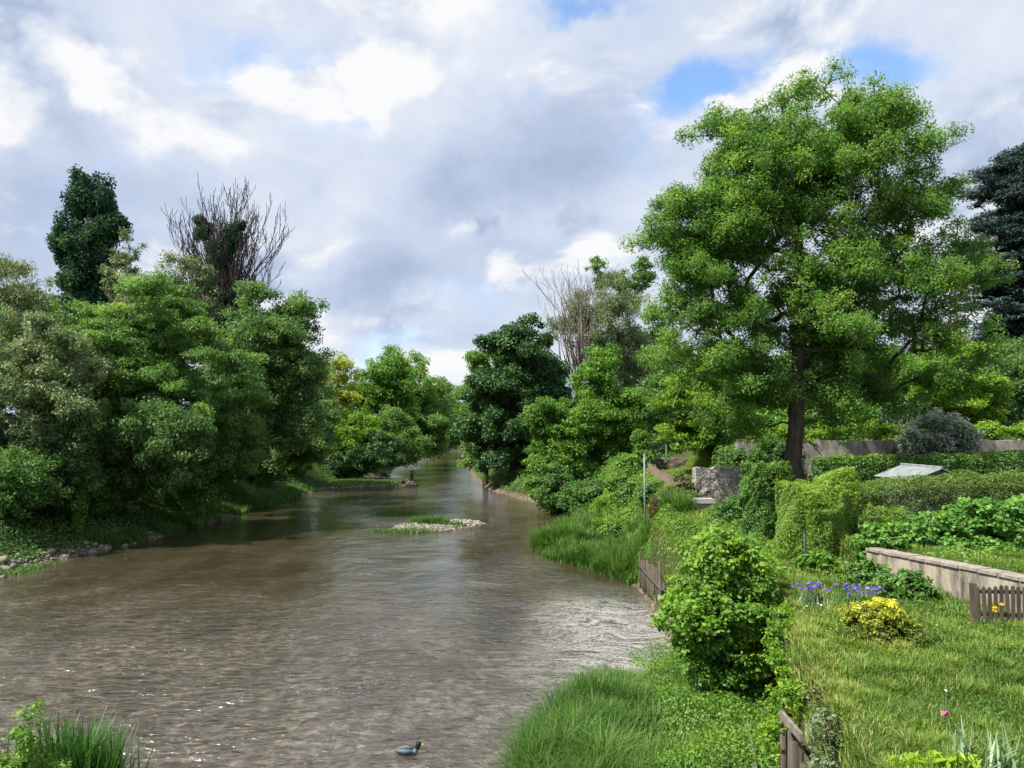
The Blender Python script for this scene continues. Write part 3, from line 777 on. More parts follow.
tree('shade_tree', 'dark tree standing low between lime shrub and water', 'tree', 352, 97, [(352, 462, 24, 16), (378, 455, 24, 24)], 'alder',
     150, .8, 100, .3, .5, .25, seed=31, group=GL, tint0=.35)
tree('maple_tree', 'rounded green tree, tallest of the far left bank row', 'tree', 385, 122, [(386, 385, 26, 40), (372, 420, 30, 40), (400, 400, 20, 36)], 'bright',
     420, 1.2, 90, .42, .5, .4, seed=32, group=GL, tint0=.4, tint_c=.18)
tree('maple_tree', 'second tall green tree of the far row, its top nearer the river gap', 'tree', 412, 140, [(404, 385, 20, 40), (416, 405, 28, 44), (420, 425, 30, 34)], 'round',
     420, 1.3, 90, .45, .5, .4, seed=33, group=GL, tint0=.55, tint_c=.18)
tree('alder_tree', 'mid-green bush-like tree leaning over the far left waterline', 'tree', 385, 112, [(392, 440, 26, 26), (410, 445, 20, 20)], 'round',
     240, 1.0, 90, .36, .45, .3, seed=34, group=GL, tint0=.4)
tree('alder_tree', 'green tree stepping down towards the river bend, left of the gap', 'tree', 432, 175, [(432, 410, 17, 34), (438, 430, 20, 24)], 'dark',
     260, 1.5, 70, .55, .5, .4, seed=35, group=GL, tint0=.6)
tree('alder_tree', 'small distant tree at the bend, lowest of the left row', 'tree', 447, 230, [(446, 418, 13, 28), (452, 432, 14, 20)], 'round',
     200, 1.8, 60, .7, .5, .4, seed=36, group=GL, tint0=.45)
tree('lime_tree', 'pale green distant tree closing the river bend', 'tree', 465, 345, [(464, 408, 14, 26), (474, 425, 22, 24)], 'bright',
     240, 2.4, 60, 1.0, .5, .5, seed=37, group=GL, tint0=.55)
tree('poplar_tree', 'distant darker treetop peeping over the river bend', 'tree', 449, 390, [(449, 402, 9, 20), (440, 420, 14, 22)], 'dark',
     180, 2.4, 60, 1.0, .5, .5, seed=38, group=GL, tint0=.5)
tree('bank_tree', 'shaded green tree standing at the far end of the left bank', 'tree', 425, 310, [(425, 425, 26, 20), (400, 425, 26, 24)], 'dark',
     200, 2.2, 60, 1.0, .5, .5, seed=39, group=GL, tint0=.5)
tree('back_tree', 'green tree standing between the poplar and the dead mistletoe tree', 'tree', 180, 66, [(175, 350, 60, 50), (215, 360, 50, 50), (120, 360, 60, 50), (180, 420, 90, 60)], 'dark',
     420, 1.0, 100, .3, .5, .4, seed=44, group=GL, tint0=.6)
tree('hawthorn_tree', 'small tree hung with creepers on the bank below the dark oak', 'tree', 285, 66, [(285, 440, 40, 40), (255, 455, 40, 34), (312, 430, 20, 34)], 'dark',
     330, .75, 110, .22, .5, .25, seed=40, group=GL, tint0=.5, tint_c=.2)
tree('elder_tree', 'light green bushy tree at the foot of the left slope near the stones', 'tree', 195, 52, [(195, 460, 50, 36), (230, 440, 36, 40)], 'round',
     300, .7, 110, .2, .5, .22, seed=41, group=GL, tint0=.35, tint_c=.22)
tree('back_tree', 'green tree filling the gap behind the left bank willow', 'tree', 40, 62, [(50, 360, 80, 70), (0, 340, 60, 60)], 'dark',
     330, 1.0, 100, .3, .5, .4, seed=42, group=GL, tint0=.5)
tree('back_tree', 'green tree standing behind the dark oak and the hawthorn', 'tree', 290, 84, [(300, 390, 34, 44), (320, 420, 26, 50), (270, 400, 50, 60)], 'dark',
     330, 1.1, 90, .34, .5, .4, seed=43, group=GL, tint0=.4)

for i, (px, py, Y, rx, rz, mt, lb) in enumerate([
    (10, 480, 40.5, 46, 34, 'under', 'dark shrub on the bank under the olive-grey tree at the left edge'), (60, 475, 43, 44, 36, 'dark', 'dark shrub beside the thin ivy-covered trunk'),
    (120, 480, 45, 44, 34, 'under', 'dark shrub between the leaning ivy trunk and the light green elder'), (165, 478, 48, 40, 34, 'dark', 'dark leafy shrub left of the light green elder, close to the bank foot'),
    (235, 480, 55, 36, 28, 'under', 'shrub on the slope right of the light green elder'), (275, 470, 62, 36, 28, 'nettle', 'bright-tipped shrub on the slope below the hawthorn'),
    (312, 466, 74, 26, 22, 'under', 'shrub at the end of the steep slope near the spit'), (335, 462, 84, 22, 18, 'nettle', 'yellow-green shrub between the slope and the spit')]):
    e = pxell(px, py, rx, rz, Y); sh = min(0.0, float(xL(Y)) - 1.2 - e[3] * .8 - e[0]); e = (e[0] + sh, *e[1:])
    bush('bank_shrub', lb, 'shrub', (e[0], Y, gz(e[0], Y)), [e, (e[0] - 2, Y + 1.5, e[2] + .6, e[3], e[4], e[5])], mt, 330, .5, 90, .17, .55, 200 + i, 'shrubs on the left bank slope', tint0=.4, tint_c=.18, low=.0)

# dead trees: ascending bare limbs, branch by branch
def bare_tree(name, label, px, Y, top_py, spread_px, seed, mat, r0, levels=4, group=None, fork=.34, n0=9, lean=0., mistletoe=None):
    rg = np.random.default_rng(seed)
    bx = P(px, 430, Y)[0]; b = np.array([bx, Y, gz(bx, Y) - .2])
    H = P(px, top_py, Y)[2] - b[2]
    W = spread_px / F * Y
    o = thing(name, label, 'dead tree', b, group)
    A = []; B = []; ra = []; rb = []; sites = []
    def limb(p, d, L, r, lev):
        n = 5 if lev < 2 else 4
        q = p.copy(); d = d / np.linalg.norm(d)
        for i in range(n):
            nd = d + np.array([0, 0, .10 + .05 * lev]) + rg.normal(0, .09, 3)
            d = nd / np.linalg.norm(nd)
            e = q + d * L / n
            r2 = max(.022, r * (1 - .72 / n))
            A.append(q); B.append(e); ra.append(r); rb.append(r2)
            q = e; r = r2
            if lev < levels and (i >= 1 or lev > 0):
                for _ in range(1 if rg.random() < .75 else 2):
                    s = rg.normal(0, 1, 3); s -= s.dot(d) * d; s /= np.linalg.norm(s)
                    sd = d * rg.uniform(.7, 1.1) + s * rg.uniform(.4, .75)
                    limb(q, sd, L * rg.uniform(.28, .5), r * rg.uniform(.45, .65), lev + 1)
        if lev < 3: sites.append(q)
    tp = b + np.array([lean, 0, H * fork])
    mid = (b + tp) / 2 + np.array([.2, 0, 0])
    A += [b, mid]; B += [mid, tp]; ra += [r0 * 1.25, r0]; rb += [r0, r0 * .8]
    for k in range(n0):
        f = (k + .5) / n0
        ang = k * 2.4 + rg.uniform(-.4, .4)
        out_ = rg.uniform(.1, 1.0) ** 1.3
        st = b + (tp - b) * rg.uniform(.72, 1.0)
        end = b + np.array([lean + math.cos(ang) * W * .5 * out_, math.sin(ang) * W * .45 * out_, H * (1 - .22 * out_ ** 2 - .06 * rg.random())])
        d = end - st
        d0 = d + np.array([math.cos(ang), math.sin(ang), 0]) * W * .22 * out_
        limb(st, d0, np.linalg.norm(d) * .8, r0 * rg.uniform(.24, .40), 1)
    A = np.array(A); B = np.array(B)
    zf = b[2] + H * fork * .8
    zs = (b[2] + H - zf) / (B[:, 2].max() - zf)
    xs_ = W / (np.percentile(B[:, 0], 99) - np.percentile(B[:, 0], 1))
    for Q in (A, B):
        up_ = Q[:, 2] > zf
        Q[up_, 2] = zf + (Q[up_, 2] - zf) * zs
        k_ = np.clip((Q[:, 2] - zf) / (H * .2), 0, 1)
        for ax_ in (0, 1): Q[:, ax_] = tp[ax_] + (Q[:, ax_] - tp[ax_]) * (1 + (xs_ - 1) * k_)
    V, Fq = frusta(A, B, np.array(ra), np.array(rb), 5)
    mk('trunk', V, Fq, M[mat], o)
    if mistletoe:
        for k, (mx_, my_, mr) in enumerate(mistletoe):
            c = P(mx_, my_, Y - 1.2); rr = 1.3 * mr / F * Y
            n = int(1900 * mr / 8)
            d = unit(n, rg); C = c + d * rr * (.75 + .6 * vn(d[:, 0] * 2.2 + 9 + k, d[:, 2] * 2.2 + d[:, 1] + 9))[:, None] * (rg.random((n, 1)) ** .5)
            V, Fq = leaf_cards(C, d + .6 * rg.normal(size=(n, 3)), .24, .4, rg=rg)
            mk('mistletoe', V, Fq, M['poplar'], o, {'tint': np.clip(.25 + .2 * rg.random(n), 0, 1)})
    return o
bare_tree('dead_tree', 'tall bare dead tree with dark mistletoe balls above the left bank', 222, 68, 178, 94, 5, 'deadwood', .6, 4, GL, .36, 28, -.2,
          [(200, 221, 5), (203, 233, 7), (217, 262, 8), (228, 243, 9), (231, 233, 7), (241, 226, 4), (216, 287, 9), (233, 294, 10), (224, 281, 6), (208, 228, 5), (236, 238, 6), (214, 248, 6), (222, 255, 7)])

# ivy-clad trunks in the shade of the left bank
for i, (px, Y, h, lb) in enumerate([(82, 43.6, 4.2, 'ivy-covered leaning trunk under the round-headed tree, near the stones'), (200, 51.5, 4.5, 'ivy-covered trunk beside the light green elder'),
                                    (62, 44.2, 3.6, 'thin ivy-covered trunk under the olive-grey tree')]):
    bx = P(px, 430, Y)[0]; b = np.array([bx, Y, gz(bx, Y) - .1])
    o = thing('ivy_clad_tree', lb, 'ivy tree', b, GL)
    mb = MB(); tp = b + np.array([.5, 0, h + 1.5]); mb.tube([b, (b + tp) / 2 + [.1, 0, 0], tp], [.2, .17, .13], 7); mb.build('trunk', M['bark'], o, True)
    n = 1800; u = R.random(n); a = R.uniform(0, 6.28, n)
    d = np.stack([np.cos(a), np.sin(a), .2 + 0 * a], 1)
    C = b + (tp - b) * u[:, None] + d * (.25 + .25 * vn(u * 9 + i * 5, a))[:, None]
    V, Fq = leaf_cards(C, d + .5 * R.normal(size=(n, 3)), .17, .8)
    mk('ivy', V, Fq, M['nettle'], o, {'tint': np.clip(.3 + .2 * R.normal(size=n), 0, 1)})

# ------------------------------------------------------------------ trees of the right bank
GR = 'trees along the right bank'
tree('alder_tree', 'dark alder leaning over the water behind the grassy tongue', 'tree', 512, 84, [(525, 365, 40, 50), (512, 410, 50, 48), (490, 440, 30, 44), (545, 420, 36, 60)], 'alder',
     700, .95, 150, .32, .6, .5, seed=51, group=GR, tint0=.34, tint_c=.16, tint_out=.25, lump=.2, low=.6)
tree('alder_tree', 'sunlit light green tree fringing the left side of the dark alder', 'tree', 486, 90, [(482, 410, 20, 42), (500, 370, 26, 40), (470, 440, 12, 30)], 'bright',
     240, .9, 90, .34, .5, .35, seed=52, group=GR, tint0=.5)
tree('sycamore_tree', 'bright green pyramid-shaped tree right of the dark alder', 'tree', 603, 66, [(600, 378, 22, 32), (600, 415, 36, 40), (590, 445, 36, 36), (625, 430, 26, 40)], 'bright',
     460, .75, 130, .24, .55, .35, seed=53, group=GR, tint0=.45, tint_c=.18, tint_out=.35)
tree('hazel_tree', 'bright green bushy tree leaning over the eroded right bank', 'tree', 566, 62, [(560, 440, 26, 36), (562, 475, 30, 36), (545, 420, 14, 22)], 'bright',
     340, .65, 120, .22, .6, .25, seed=54, group=GR, tint0=.4, tint_c=.2, tint_out=.35)
tree('willow_tree', 'pale grey-green willow behind the bright pyramid-shaped tree', 'tree', 610, 88, [(612, 330, 42, 52), (630, 370, 34, 56), (580, 320, 26, 36)], 'willow',
     360, 1.0, 90, .34, .25, .45, droop=.8, seed=55, group=GR, tint0=.35, tint_c=.15)
bare_tree('dead_tree', 'bare dead limbs rising from the pale willow', 583, 85, 256, 70, 9, 'greydead', .5, 3, GR, .42, 11, -.6)
tree('aspen_tree', 'thin dark-leaved treetop between the willow and the big ash', 'tree', 628, 100, [(598, 268, 5, 12), (606, 285, 12, 12), (630, 290, 16, 20), (642, 275, 12, 20)], 'dark',
     90, .8, 60, .34, .6, .3, seed=56, group=GR, tint0=.5)
tree('cherry_tree', 'bright small tree with layered boughs left of the big ash trunk', 'tree', 742, 47, [(715, 395, 52, 36), (700, 430, 44, 26), (740, 440, 44, 28), (680, 410, 24, 30)], 'lime',
     430, .75, 110, .2, .5, .3, seed=57, group=GR, tint0=.36, tint_c=.2, flat=.4, depth=.7)
tree('yellow_green_tree', 'small yellow-green tree by the cedar, above the grey shrub', 'tree', 962, 52, [(955, 372, 34, 26), (975, 390, 34, 24), (935, 385, 22, 22)], 'lime',
     300, .7, 110, .22, .5, .25, seed=58, group=GR, tint0=.5, flat=.45)
tree('yew_tree', 'dull green bushy tree under the cedar boughs', 'tree', 1000, 56, [(1000, 395, 40, 26), (1020, 375, 30, 30)], 'dark',
     240, .8, 110, .24, .5, .3, seed=59, group=GR, tint0=.45)
tree('cedar_tree', 'huge blue-black cedar cut by the right edge', 'tree', 1032, 62, [(1030, 200, 56, 66), (1020, 260, 56, 50), (1030, 310, 62, 40), (1060, 240, 80, 100), (1010, 330, 30, 20)], 'cedar',
     900, 1.1, 210, .34, .24, .6, seed=60, group=GR, flat=.28, tint0=.4, tint_c=.15, up=1.2, lump=.15)
tree('chestnut_tree', 'mid-green tree seen under the ash boughs behind the terrace wall', 'tree', 870, 70, [(880, 385, 60, 34), (820, 385, 50, 34), (930, 380, 40, 40)], 'bright',
     330, 1.0, 90, .3, .5, .35, seed=61, group=GR, tint0=.45)
tree('chestnut_tree', 'shaded green tree standing behind the layered cherry tree', 'tree', 690, 72, [(690, 395, 50, 46), (740, 400, 50, 44), (660, 410, 30, 40)], 'round',
     330, 1.0, 90, .3, .5, .35, seed=62, group=GR, tint0=.4)
tree('chestnut_tree', 'green tree filling the bank behind willow and pyramid-shaped tree', 'tree', 650, 95, [(640, 400, 34, 50), (660, 360, 24, 50)], 'round',
     300, 1.2, 80, .36, .5, .35, seed=63, group=GR, tint0=.45)

# the big ash
tree('ash_tree', 'huge spreading ash in full leaf behind the clipped hedges', 'tree', 797, 34,
     [(830, 130, 78, 58), (775, 170, 80, 62), (880, 165, 72, 70), (715, 235, 72, 48), (690, 300, 40, 60), (800, 250, 90, 70), (895, 250, 76, 74), (715, 340, 58, 62), (795, 340, 100, 70), (890, 340, 84, 68),
      (742, 400, 58, 46, 0.5), (862, 395, 76, 44, 0.5), (800, 190, 100, 80), (745, 150, 52, 50), (690, 265, 50, 50), (725, 120, 20, 16), (670, 220, 34, 30), (935, 185, 26, 26), (960, 260, 38, 44)], 'ash',
     2000, .58, 135, .15, .40, .44, 'ashbark', seed=70, group=GR, flat=.8, big=1.15,  tint0=.42, tint_c=.21, tint_out=.3, depth=.8, start=.32, trunk_f=.8, lump=.23, tipr=.036)

# ------------------------------------------------------------------ hedges and shrubs of the gardens
def hedge(name, label, p0, p1, width, h0, h1, mat, n, L, aspect, seed, tint0=.4, tint_top=.3, group='clipped garden hedges', rnd=.25, lumpy=.15, z0=None, corner=.12):
    """Clipped hedge from p0 to p1 (x,y): leaf shell over a box with rounded shoulders, woody mass inside."""
    rg = np.random.default_rng(seed)
    p0 = np.array(p0, float); p1 = np.array(p1, float)
    d = p1 - p0; Ln = np.linalg.norm(d); d /= Ln; s = np.array([-d[1], d[0]])
    m = (p0 + p1) / 2
    base = np.array([m[0], m[1], gz(*m) if z0 is None else z0])
    o = thing(name, label, 'hedge', base, group)
    areas = np.array([Ln * width, Ln * (h0 + h1) / 2, Ln * (h0 + h1) / 2, width * h0, width * h1])
    k = rg.choice(5, n, p=areas / areas.sum())
    u = rg.random(n); v = rg.random(n); wv = rg.random(n)
    t = np.where(k == 3, 0, np.where(k == 4, 1, u)); q = np.where(k == 1, -.5, np.where(k == 2, .5, v - .5)); hz = np.where(k == 0, 1, wv)
    nrm = np.zeros((n, 3))
    nrm[k == 0, 2] = 1
    nrm[k == 1, :2] = -s; nrm[k == 2, :2] = s; nrm[k == 3, :2] = -d; nrm[k == 4, :2] = d
    H = h0 + (h1 - h0) * t
    sh = rnd * np.maximum(0, np.abs(q) * 2 - .6) / .4 * (hz > .7)
    cr = np.maximum(0, np.abs(2 * t - 1) ** 5 + np.abs(2 * q) ** 5 - 1) * corner
    t = .5 + (t - .5) * (1 - cr * width / max(Ln, width)); q = q * (1 - cr)
    x = p0[0] + d[0] * Ln * t + s[0] * width * q; y = p0[1] + d[1] * Ln * t + s[1] * width * q
    zb = ground(x, y) if z0 is None else np.full(n, z0)
    z = zb + H * hz * (1 - sh * .35)
    off = (fbm(x * 1.7 + 50, (y + z) * 1.7 + 50, 3) - .5) * 2 * lumpy - rg.random(n) ** 2 * .28
    C = np.stack([x, y, z], 1) + nrm * off[:, None]
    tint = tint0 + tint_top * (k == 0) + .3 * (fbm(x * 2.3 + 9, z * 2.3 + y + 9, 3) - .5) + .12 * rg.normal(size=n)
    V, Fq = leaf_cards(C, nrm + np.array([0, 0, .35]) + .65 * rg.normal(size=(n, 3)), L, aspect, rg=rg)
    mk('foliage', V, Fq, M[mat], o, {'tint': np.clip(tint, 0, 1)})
    mb = MB()
    nseg = max(1, int(Ln / 1.2))
    for i in range(nseg):
        a = p0 + d * Ln * (i / nseg + .06); b_ = p0 + d * Ln * ((i + 1) / nseg - .02)
        c = (a + b_) / 2; hh = (h0 + (h1 - h0) * (i + .5) / nseg) * .78
        zz = gz(*c) if z0 is None else z0
        for _ in range(5):
            f = c + d * rg.uniform(-.5, .5) + s * rg.uniform(-.3, .3) * width
            mb.tube([[f[0], f[1], zz - .1], [f[0] + rg.normal(0, .1), f[1] + rg.normal(0, .1), zz + hh]], [.035, .015], 5)
    mb.build('stems', M['bark'], o)
    return o

hedge('hedge', 'long clipped green hedge below the terrace wall', (13.6, 32.5), (27, 33.5), 1.0, 2.1, 2.2, 'hedge', 42000, .11, .7, 1, .38, .3)
hedge('conifer_hedge', 'brownish-green clipped conifer hedge in front of the pale shed roof', (10.7, 25.0), (21, 25.5), 1.3, 2.12, 2.2, 'brownhedge', 52000, .10, .35, 2, .34, .3, lumpy=.2)
bush('vine_hedge', 'leafy vine-covered hedge behind the rendered garden wall', 'hedge', (12.5, 20.3, gz(12.5, 20.3)),
     [(10.2, 19.4, 3.95, .9, .7, .6), (11.3, 19.3, 4.1, 1.1, .8, .75), (12.6, 19.3, 4.3, 1.2, .8, .85), (13.9, 19.2, 4.4, 1.3, .8, .9), (15.3, 19.2, 4.45, 1.3, .8, .9), (9.75, 19.5, 3.6, .5, .5, .5), (12.8, 18.8, 3.9, 2.4, .6, .4)],
     'vine', 900, .2, 62, .115, .85, 3, tint0=.38, tint_c=.18, tint_out=.45, low=-.1, lump=.16, power=.32)
hedge('dark_hedge', 'dark clipped hedge on the upper terrace beneath the cedar', (26, 54), (46, 56), 1.5, 2.0, 2.2, 'alder', 26000, .16, .5, 4, .45, .5)
hedge('dark_hedge', 'dark clipped hedge beyond the little lawn, behind a grey post', (11.0, 62), (16.5, 62.5), 1.2, 2.6, 2.6, 'alder', 16000, .16, .5, 5, .4, .3)
hedge('bamboo_hedge', 'clipped block-shaped bamboo-leaved hedge behind the green post', (8.15, 21.6), (10.1, 22.0), 1.7, 2.4, 2.3, 'bamboo', 32000, .15, .17, 6, .42, .3, rnd=.9, lumpy=.30, corner=.26)
bush('bamboo_shrub', 'drooping dark bamboo-leaved growth between the bamboo hedge and the vine hedge', 'shrub', (10.6, 21.6, gz(10.6, 21.6)),
     [(10.5, 21.5, 4.0, .6, .7, .8), (10.9, 21.3, 3.7, .7, .7, .6), (11.3, 21.6, 4.0, .6, .7, .7)], 'bamboo', 330, .2, 60, .16, .17, 106, tint0=.28, tint_c=.14, tint_out=.3)
hedge('tall_hedge', 'upright clipped hedge between the stone ruin and the bamboo hedge', (8.35, 25.4), (9.65, 25.9), 1.5, 2.95, 2.95, 'hedge', 26000, .12, .4, 7, .42, .3, rnd=.8, lumpy=.32, corner=.3)
bush('ivy_mound', 'dark ivy mound at the foot of the stone ruin', 'shrub', (9.0, 29.5, gz(9, 29.5)), [(9.1, 29.6, 3.2, .8, .8, .9), (8.3, 29.2, 2.9, .6, .7, .6), (9.9, 30.5, 3.8, .6, .6, 1.2)],
     'hedge', 240, .24, 60, .13, .6, 8, tint0=.25, tint_out=.3)
bush('grey_shrub', 'big silvery grey-leaved shrub against the terrace wall', 'shrub', (24.0, 40.6, gz(24, 40.6)),
     [(24.2, 40.6, 6.9, 1.8, 1.1, 1.2), (25.3, 40.8, 6.6, 1.2, 1.1, 1.0), (22.6, 40.6, 6.2, 1.1, 1.0, .7), (24.0, 40.4, 5.7, 2.2, 1.1, .8)], 'grey', 420, .36, 60, .17, .42, 9, tint0=.55, tint_c=.2, tint_out=.5)
bush('terrace_shrub', 'yellow-green trailing plants on the terrace wall, left of the grey shrub', 'shrub', (20, 42.9, gz(20, 42.9)), [(19.2, 42.6, 6.9, 1.8, .6, .4), (21.5, 42.6, 7.0, 1.3, .6, .5), (16.6, 42.2, 6.6, 1.4, .6, .7), (15, 42, 6.2, 1.2, .6, .9)],
     'lime', 260, .3, 50, .15, .5, 10, tint0=.55)
bush('terrace_shrub', 'yellow-green plants on the terrace wall, right of the grey shrub', 'shrub', (29, 43, gz(29, 43)), [(28.3, 43, 7.0, 1.0, .6, .4), (30.4, 43, 7.0, 1.0, .6, .35)],
     'lime', 120, .3, 50, .15, .5, 11, tint0=.55)
bush('garden_shrub', 'dark green shrub at the wall end, left of the ash trunk', 'shrub', (14.4, 40.2, gz(14.4, 40.2)), [(14.6, 40.2, 5.2, 1.6, .9, 1.3), (12.6, 40.8, 4.9, 1.1, .9, 1.0)], 'under', 260, .4, 70, .17, .5, 112, tint0=.4)
bush('garden_shrub', 'green shrub on the terrace behind the ash trunk', 'shrub', (16.5, 45, gz(16.5, 45)), [(15.5, 45, 7.2, 2.2, 1.2, 1.2), (18, 46, 7.6, 2.0, 1.2, 1.0), (21.5, 47, 8.0, 2.4, 1.2, 1.0)],
     'bright', 300, .5, 60, .2, .5, 12, tint0=.4)
# ivy column and mound by the right bank
bush('ivy_column', 'squared column of ivy over an old post beside the dark hedge', 'ivy', (9.1, 51, gz(9.1, 51)), [(9.1, 51, 4.9, .55, .5, 1.1), (9.1, 51, 6.0, .52, .5, .9), (9.05, 51, 6.5, .5, .5, .5)],
     'nettle', 200, .24, 70, .14, .7, 13, tint0=.35, power=.28, lump=.05)
bush('ivy_bush', 'rounded ivy bush sprawling below the ivy column', 'ivy', (8.2, 49.5, gz(8.2, 49.5)), [(8.4, 49.3, 4.3, 1.2, 1.2, .95), (7.6, 48.8, 3.4, 1.2, 1.2, .8), (8.9, 50, 5.0, .7, .7, .6)],
     'nettle', 420, .36, 70, .16, .7, 14, tint0=.28, tint_c=.2, tint_out=.3)
bush('bank_bush', 'low dark bush hanging over the eroded earth bank', 'shrub', (5.2, 54, gz(5.2, 54)), [(4.9, 55, 1.8, 1.6, 1.5, 1.2), (6.5, 54, 2.4, 1.5, 1.4, 1.0), (3.6, 60, 2.4, 1.8, 1.8, 1.8)],
     'under', 360, .45, 70, .2, .6, 15, tint0=.5)

for i, (x, y, rx, rz, mt, lb) in enumerate([(6.2, 46.5, 1.1, .9, 'lime', 'yellow-green bramble on the bank slope above the grassy tongue'), (7.3, 44.5, .9, .9, 'hedge', 'dark bramble on the bank slope below the red fence'),
    (5.4, 49.5, 1.0, .8, 'under', 'dark bramble at the brink of the eroded earth bank'), (7.8, 40.5, .8, .8, 'under', 'dark bramble just right of the pale pole'), (6.0, 41.5, .8, .6, 'nettle', 'nettle clump at the foot of the slope left of the pale pole')]):
    z = gz(x, y); bush('bramble', lb, 'bramble', (x, y, z), [(x, y, z + rz * .5, rx, rx * .9, rz), (x + .5, y + .4, z + rz * .8, rx * .6, rx * .6, rz * .6)], mt, 150, .3, 60, .13, .6, 300 + i, 'brambles on the right bank slope', tint0=.4, tint_c=.2, tint_out=.5, stem_r=.015)

# the big bush in front of the river
bush('lilac_bush', 'large bright leafy bush at the water edge in front of the river', 'shrub', (4.95, 17.0, gz(4.95, 17.0)),
     [(4.9, 17.0, 3.35, 1.2, 1.1, 1.15), (4.5, 16.9, 2.7, 1.0, 1.0, .9), (5.3, 17.1, 2.5, 1.05, 1.0, 1.1), (4.9, 16.9, 1.9, 1.15, .9, .7), (5.0, 17.1, 4.2, .75, .75, .5), (5.6, 17.2, 3.5, .7, .8, .8)],
     'bright', 640, .25, 58, .115, .62, 16, stems=16, stem_r=.035, tint0=.52, tint_c=.19, tint_out=.75, lump=.24, low=.45, tint_up=.2)
# ------------------------------------------------------------------ walls and fences
def wall_run(mb, pts, thick, zb, zt):
    """Wall following pts (x,y) with per-point bottom and top heights."""
    for (a, b, z0a, z0b, z1a, z1b) in zip(pts[:-1], pts[1:], zb[:-1], zb[1:], zt[:-1], zt[1:]):
        a = np.array(a, float); b = np.array(b, float); d = b - a; d /= np.linalg.norm(d); s = np.array([-d[1], d[0]]) * thick / 2
        q = [(a - s, z0a), (b - s, z0b), (b + s, z0b), (a + s, z0a), (a - s, z1a), (b - s, z1b), (b + s, z1b), (a + s, z1a)]
        mb.add([(p_[0], p_[1], z) for p_, z in q], [(3, 2, 1, 0), (4, 5, 6, 7), (0, 1, 5, 4), (1, 2, 6, 5), (2, 3, 7, 6), (3, 0, 4, 7)])

def rubble_wall(name, label, p0, p1, thick, zb, zt, mat, seed, jag=.06, cell=.25, cat='wall'):
    """Uneven stone wall: subdivided faces with a rough top line and pushed-about stones."""
    rg = np.random.default_rng(seed)
    p0 = np.array(p0, float); p1 = np.array(p1, float); Ln = np.linalg.norm(p1 - p0); d = (p1 - p0) / Ln; s = np.array([-d[1], d[0]])
    nx_ = max(4, int(Ln / cell)); nz_ = max(3, int((zt - zb) / cell))
    o = thing(name, label, cat, (*((p0 + p1) / 2), zb)); o['kind'] = 'thing'
    tops = zt + jag * rg.normal(size=nx_ + 1)
    V = []; Fc = []
    for side in (-1, 1):
        for i in range(nx_ + 1):
            for j in range(nz_ + 1):
                f = j / nz_
                p_ = p0 + d * Ln * i / nx_ + s * side * (thick / 2 + rg.normal(0, .018))
                V.append((p_[0], p_[1], zb + (tops[i] - zb) * f))
    k = (nx_ + 1) * (nz_ + 1); idx = lambda sd, i, j: sd * k + i * (nz_ + 1) + j
    for i in range(nx_):
        for j in range(nz_):
            Fc.append((idx(0, i, j), idx(0, i + 1, j), idx(0, i + 1, j + 1), idx(0, i, j + 1)))
            Fc.append((idx(1, i, j), idx(1, i, j + 1), idx(1, i + 1, j + 1), idx(1, i + 1, j)))
        Fc.append((idx(0, i, nz_), idx(0, i + 1, nz_), idx(1, i + 1, nz_), idx(1, i, nz_)))
    for j in range(nz_):
        Fc.append((idx(0, 0, j), idx(0, 0, j + 1), idx(1, 0, j + 1), idx(1, 0, j)))
        Fc.append((idx(0, nx_, j), idx(1, nx_, j), idx(1, nx_, j + 1), idx(0, nx_, j + 1)))
    mk('masonry', V, Fc, M[mat], o)
    return o

rubble_wall('stone_wall', 'ruined grey stone wall standing alone beside the little lawn', (9.05, 36.0), (11.7, 36.4), .5, 2.9, 5.12, 'ruin', 1, .05)
rubble_wall('stone_wall', 'low brownish stone wall along the back of the little lawn', (9.2, 51.9), (17, 52.3), .5, 3.8, 4.95, 'fieldstone', 2, .05)
rubble_wall('terrace_wall', 'long weathered terrace retaining wall behind the clipped hedge', (13.0, 41.9), (40, 41.9), .5, 3.8, 6.4, 'terrace', 3, .025, .5)

# rendered garden wall with coping, running away from the picket fence
o = thing('garden_wall', 'low rendered garden wall with stone coping, running back from the picket fence', 'wall', (9.6, 16.5, 3.1)); o['kind'] = 'thing'
mb = MB(); wp = [(11.3, 10.2), (10.4, 14.6), (9.94, 16.9), (9.46, 19.2)]
zt = [4.08, 3.97, 3.91, 3.84]
wall_run(mb, wp, .3, [2.95] * 4, zt); mb.build('wall_body', M['plaster'], o)
mb = MB(); rgc = np.random.default_rng(3)
for i in range(14):
    t0 = i / 14; t1 = (i + .96) / 14
    a = np.array([np.interp(t0 * 3, range(4), [p_[k] for p_ in wp]) for k in (0, 1)]); b = np.array([np.interp(t1 * 3, range(4), [p_[k] for p_ in wp]) for k in (0, 1)])
    za = np.interp(t0 * 3, range(4), zt) + .012 + rgc.normal(0, .006); zb_ = np.interp(t1 * 3, range(4), zt) + .012 + rgc.normal(0, .006)
    wall_run(mb, [a + [.03, 0], b + [.03, 0]], .44 + rgc.normal(0, .012), [za - .004, zb_ - .004], [za + .06, zb_ + .06])
mb.build('coping', M['coping'], o)

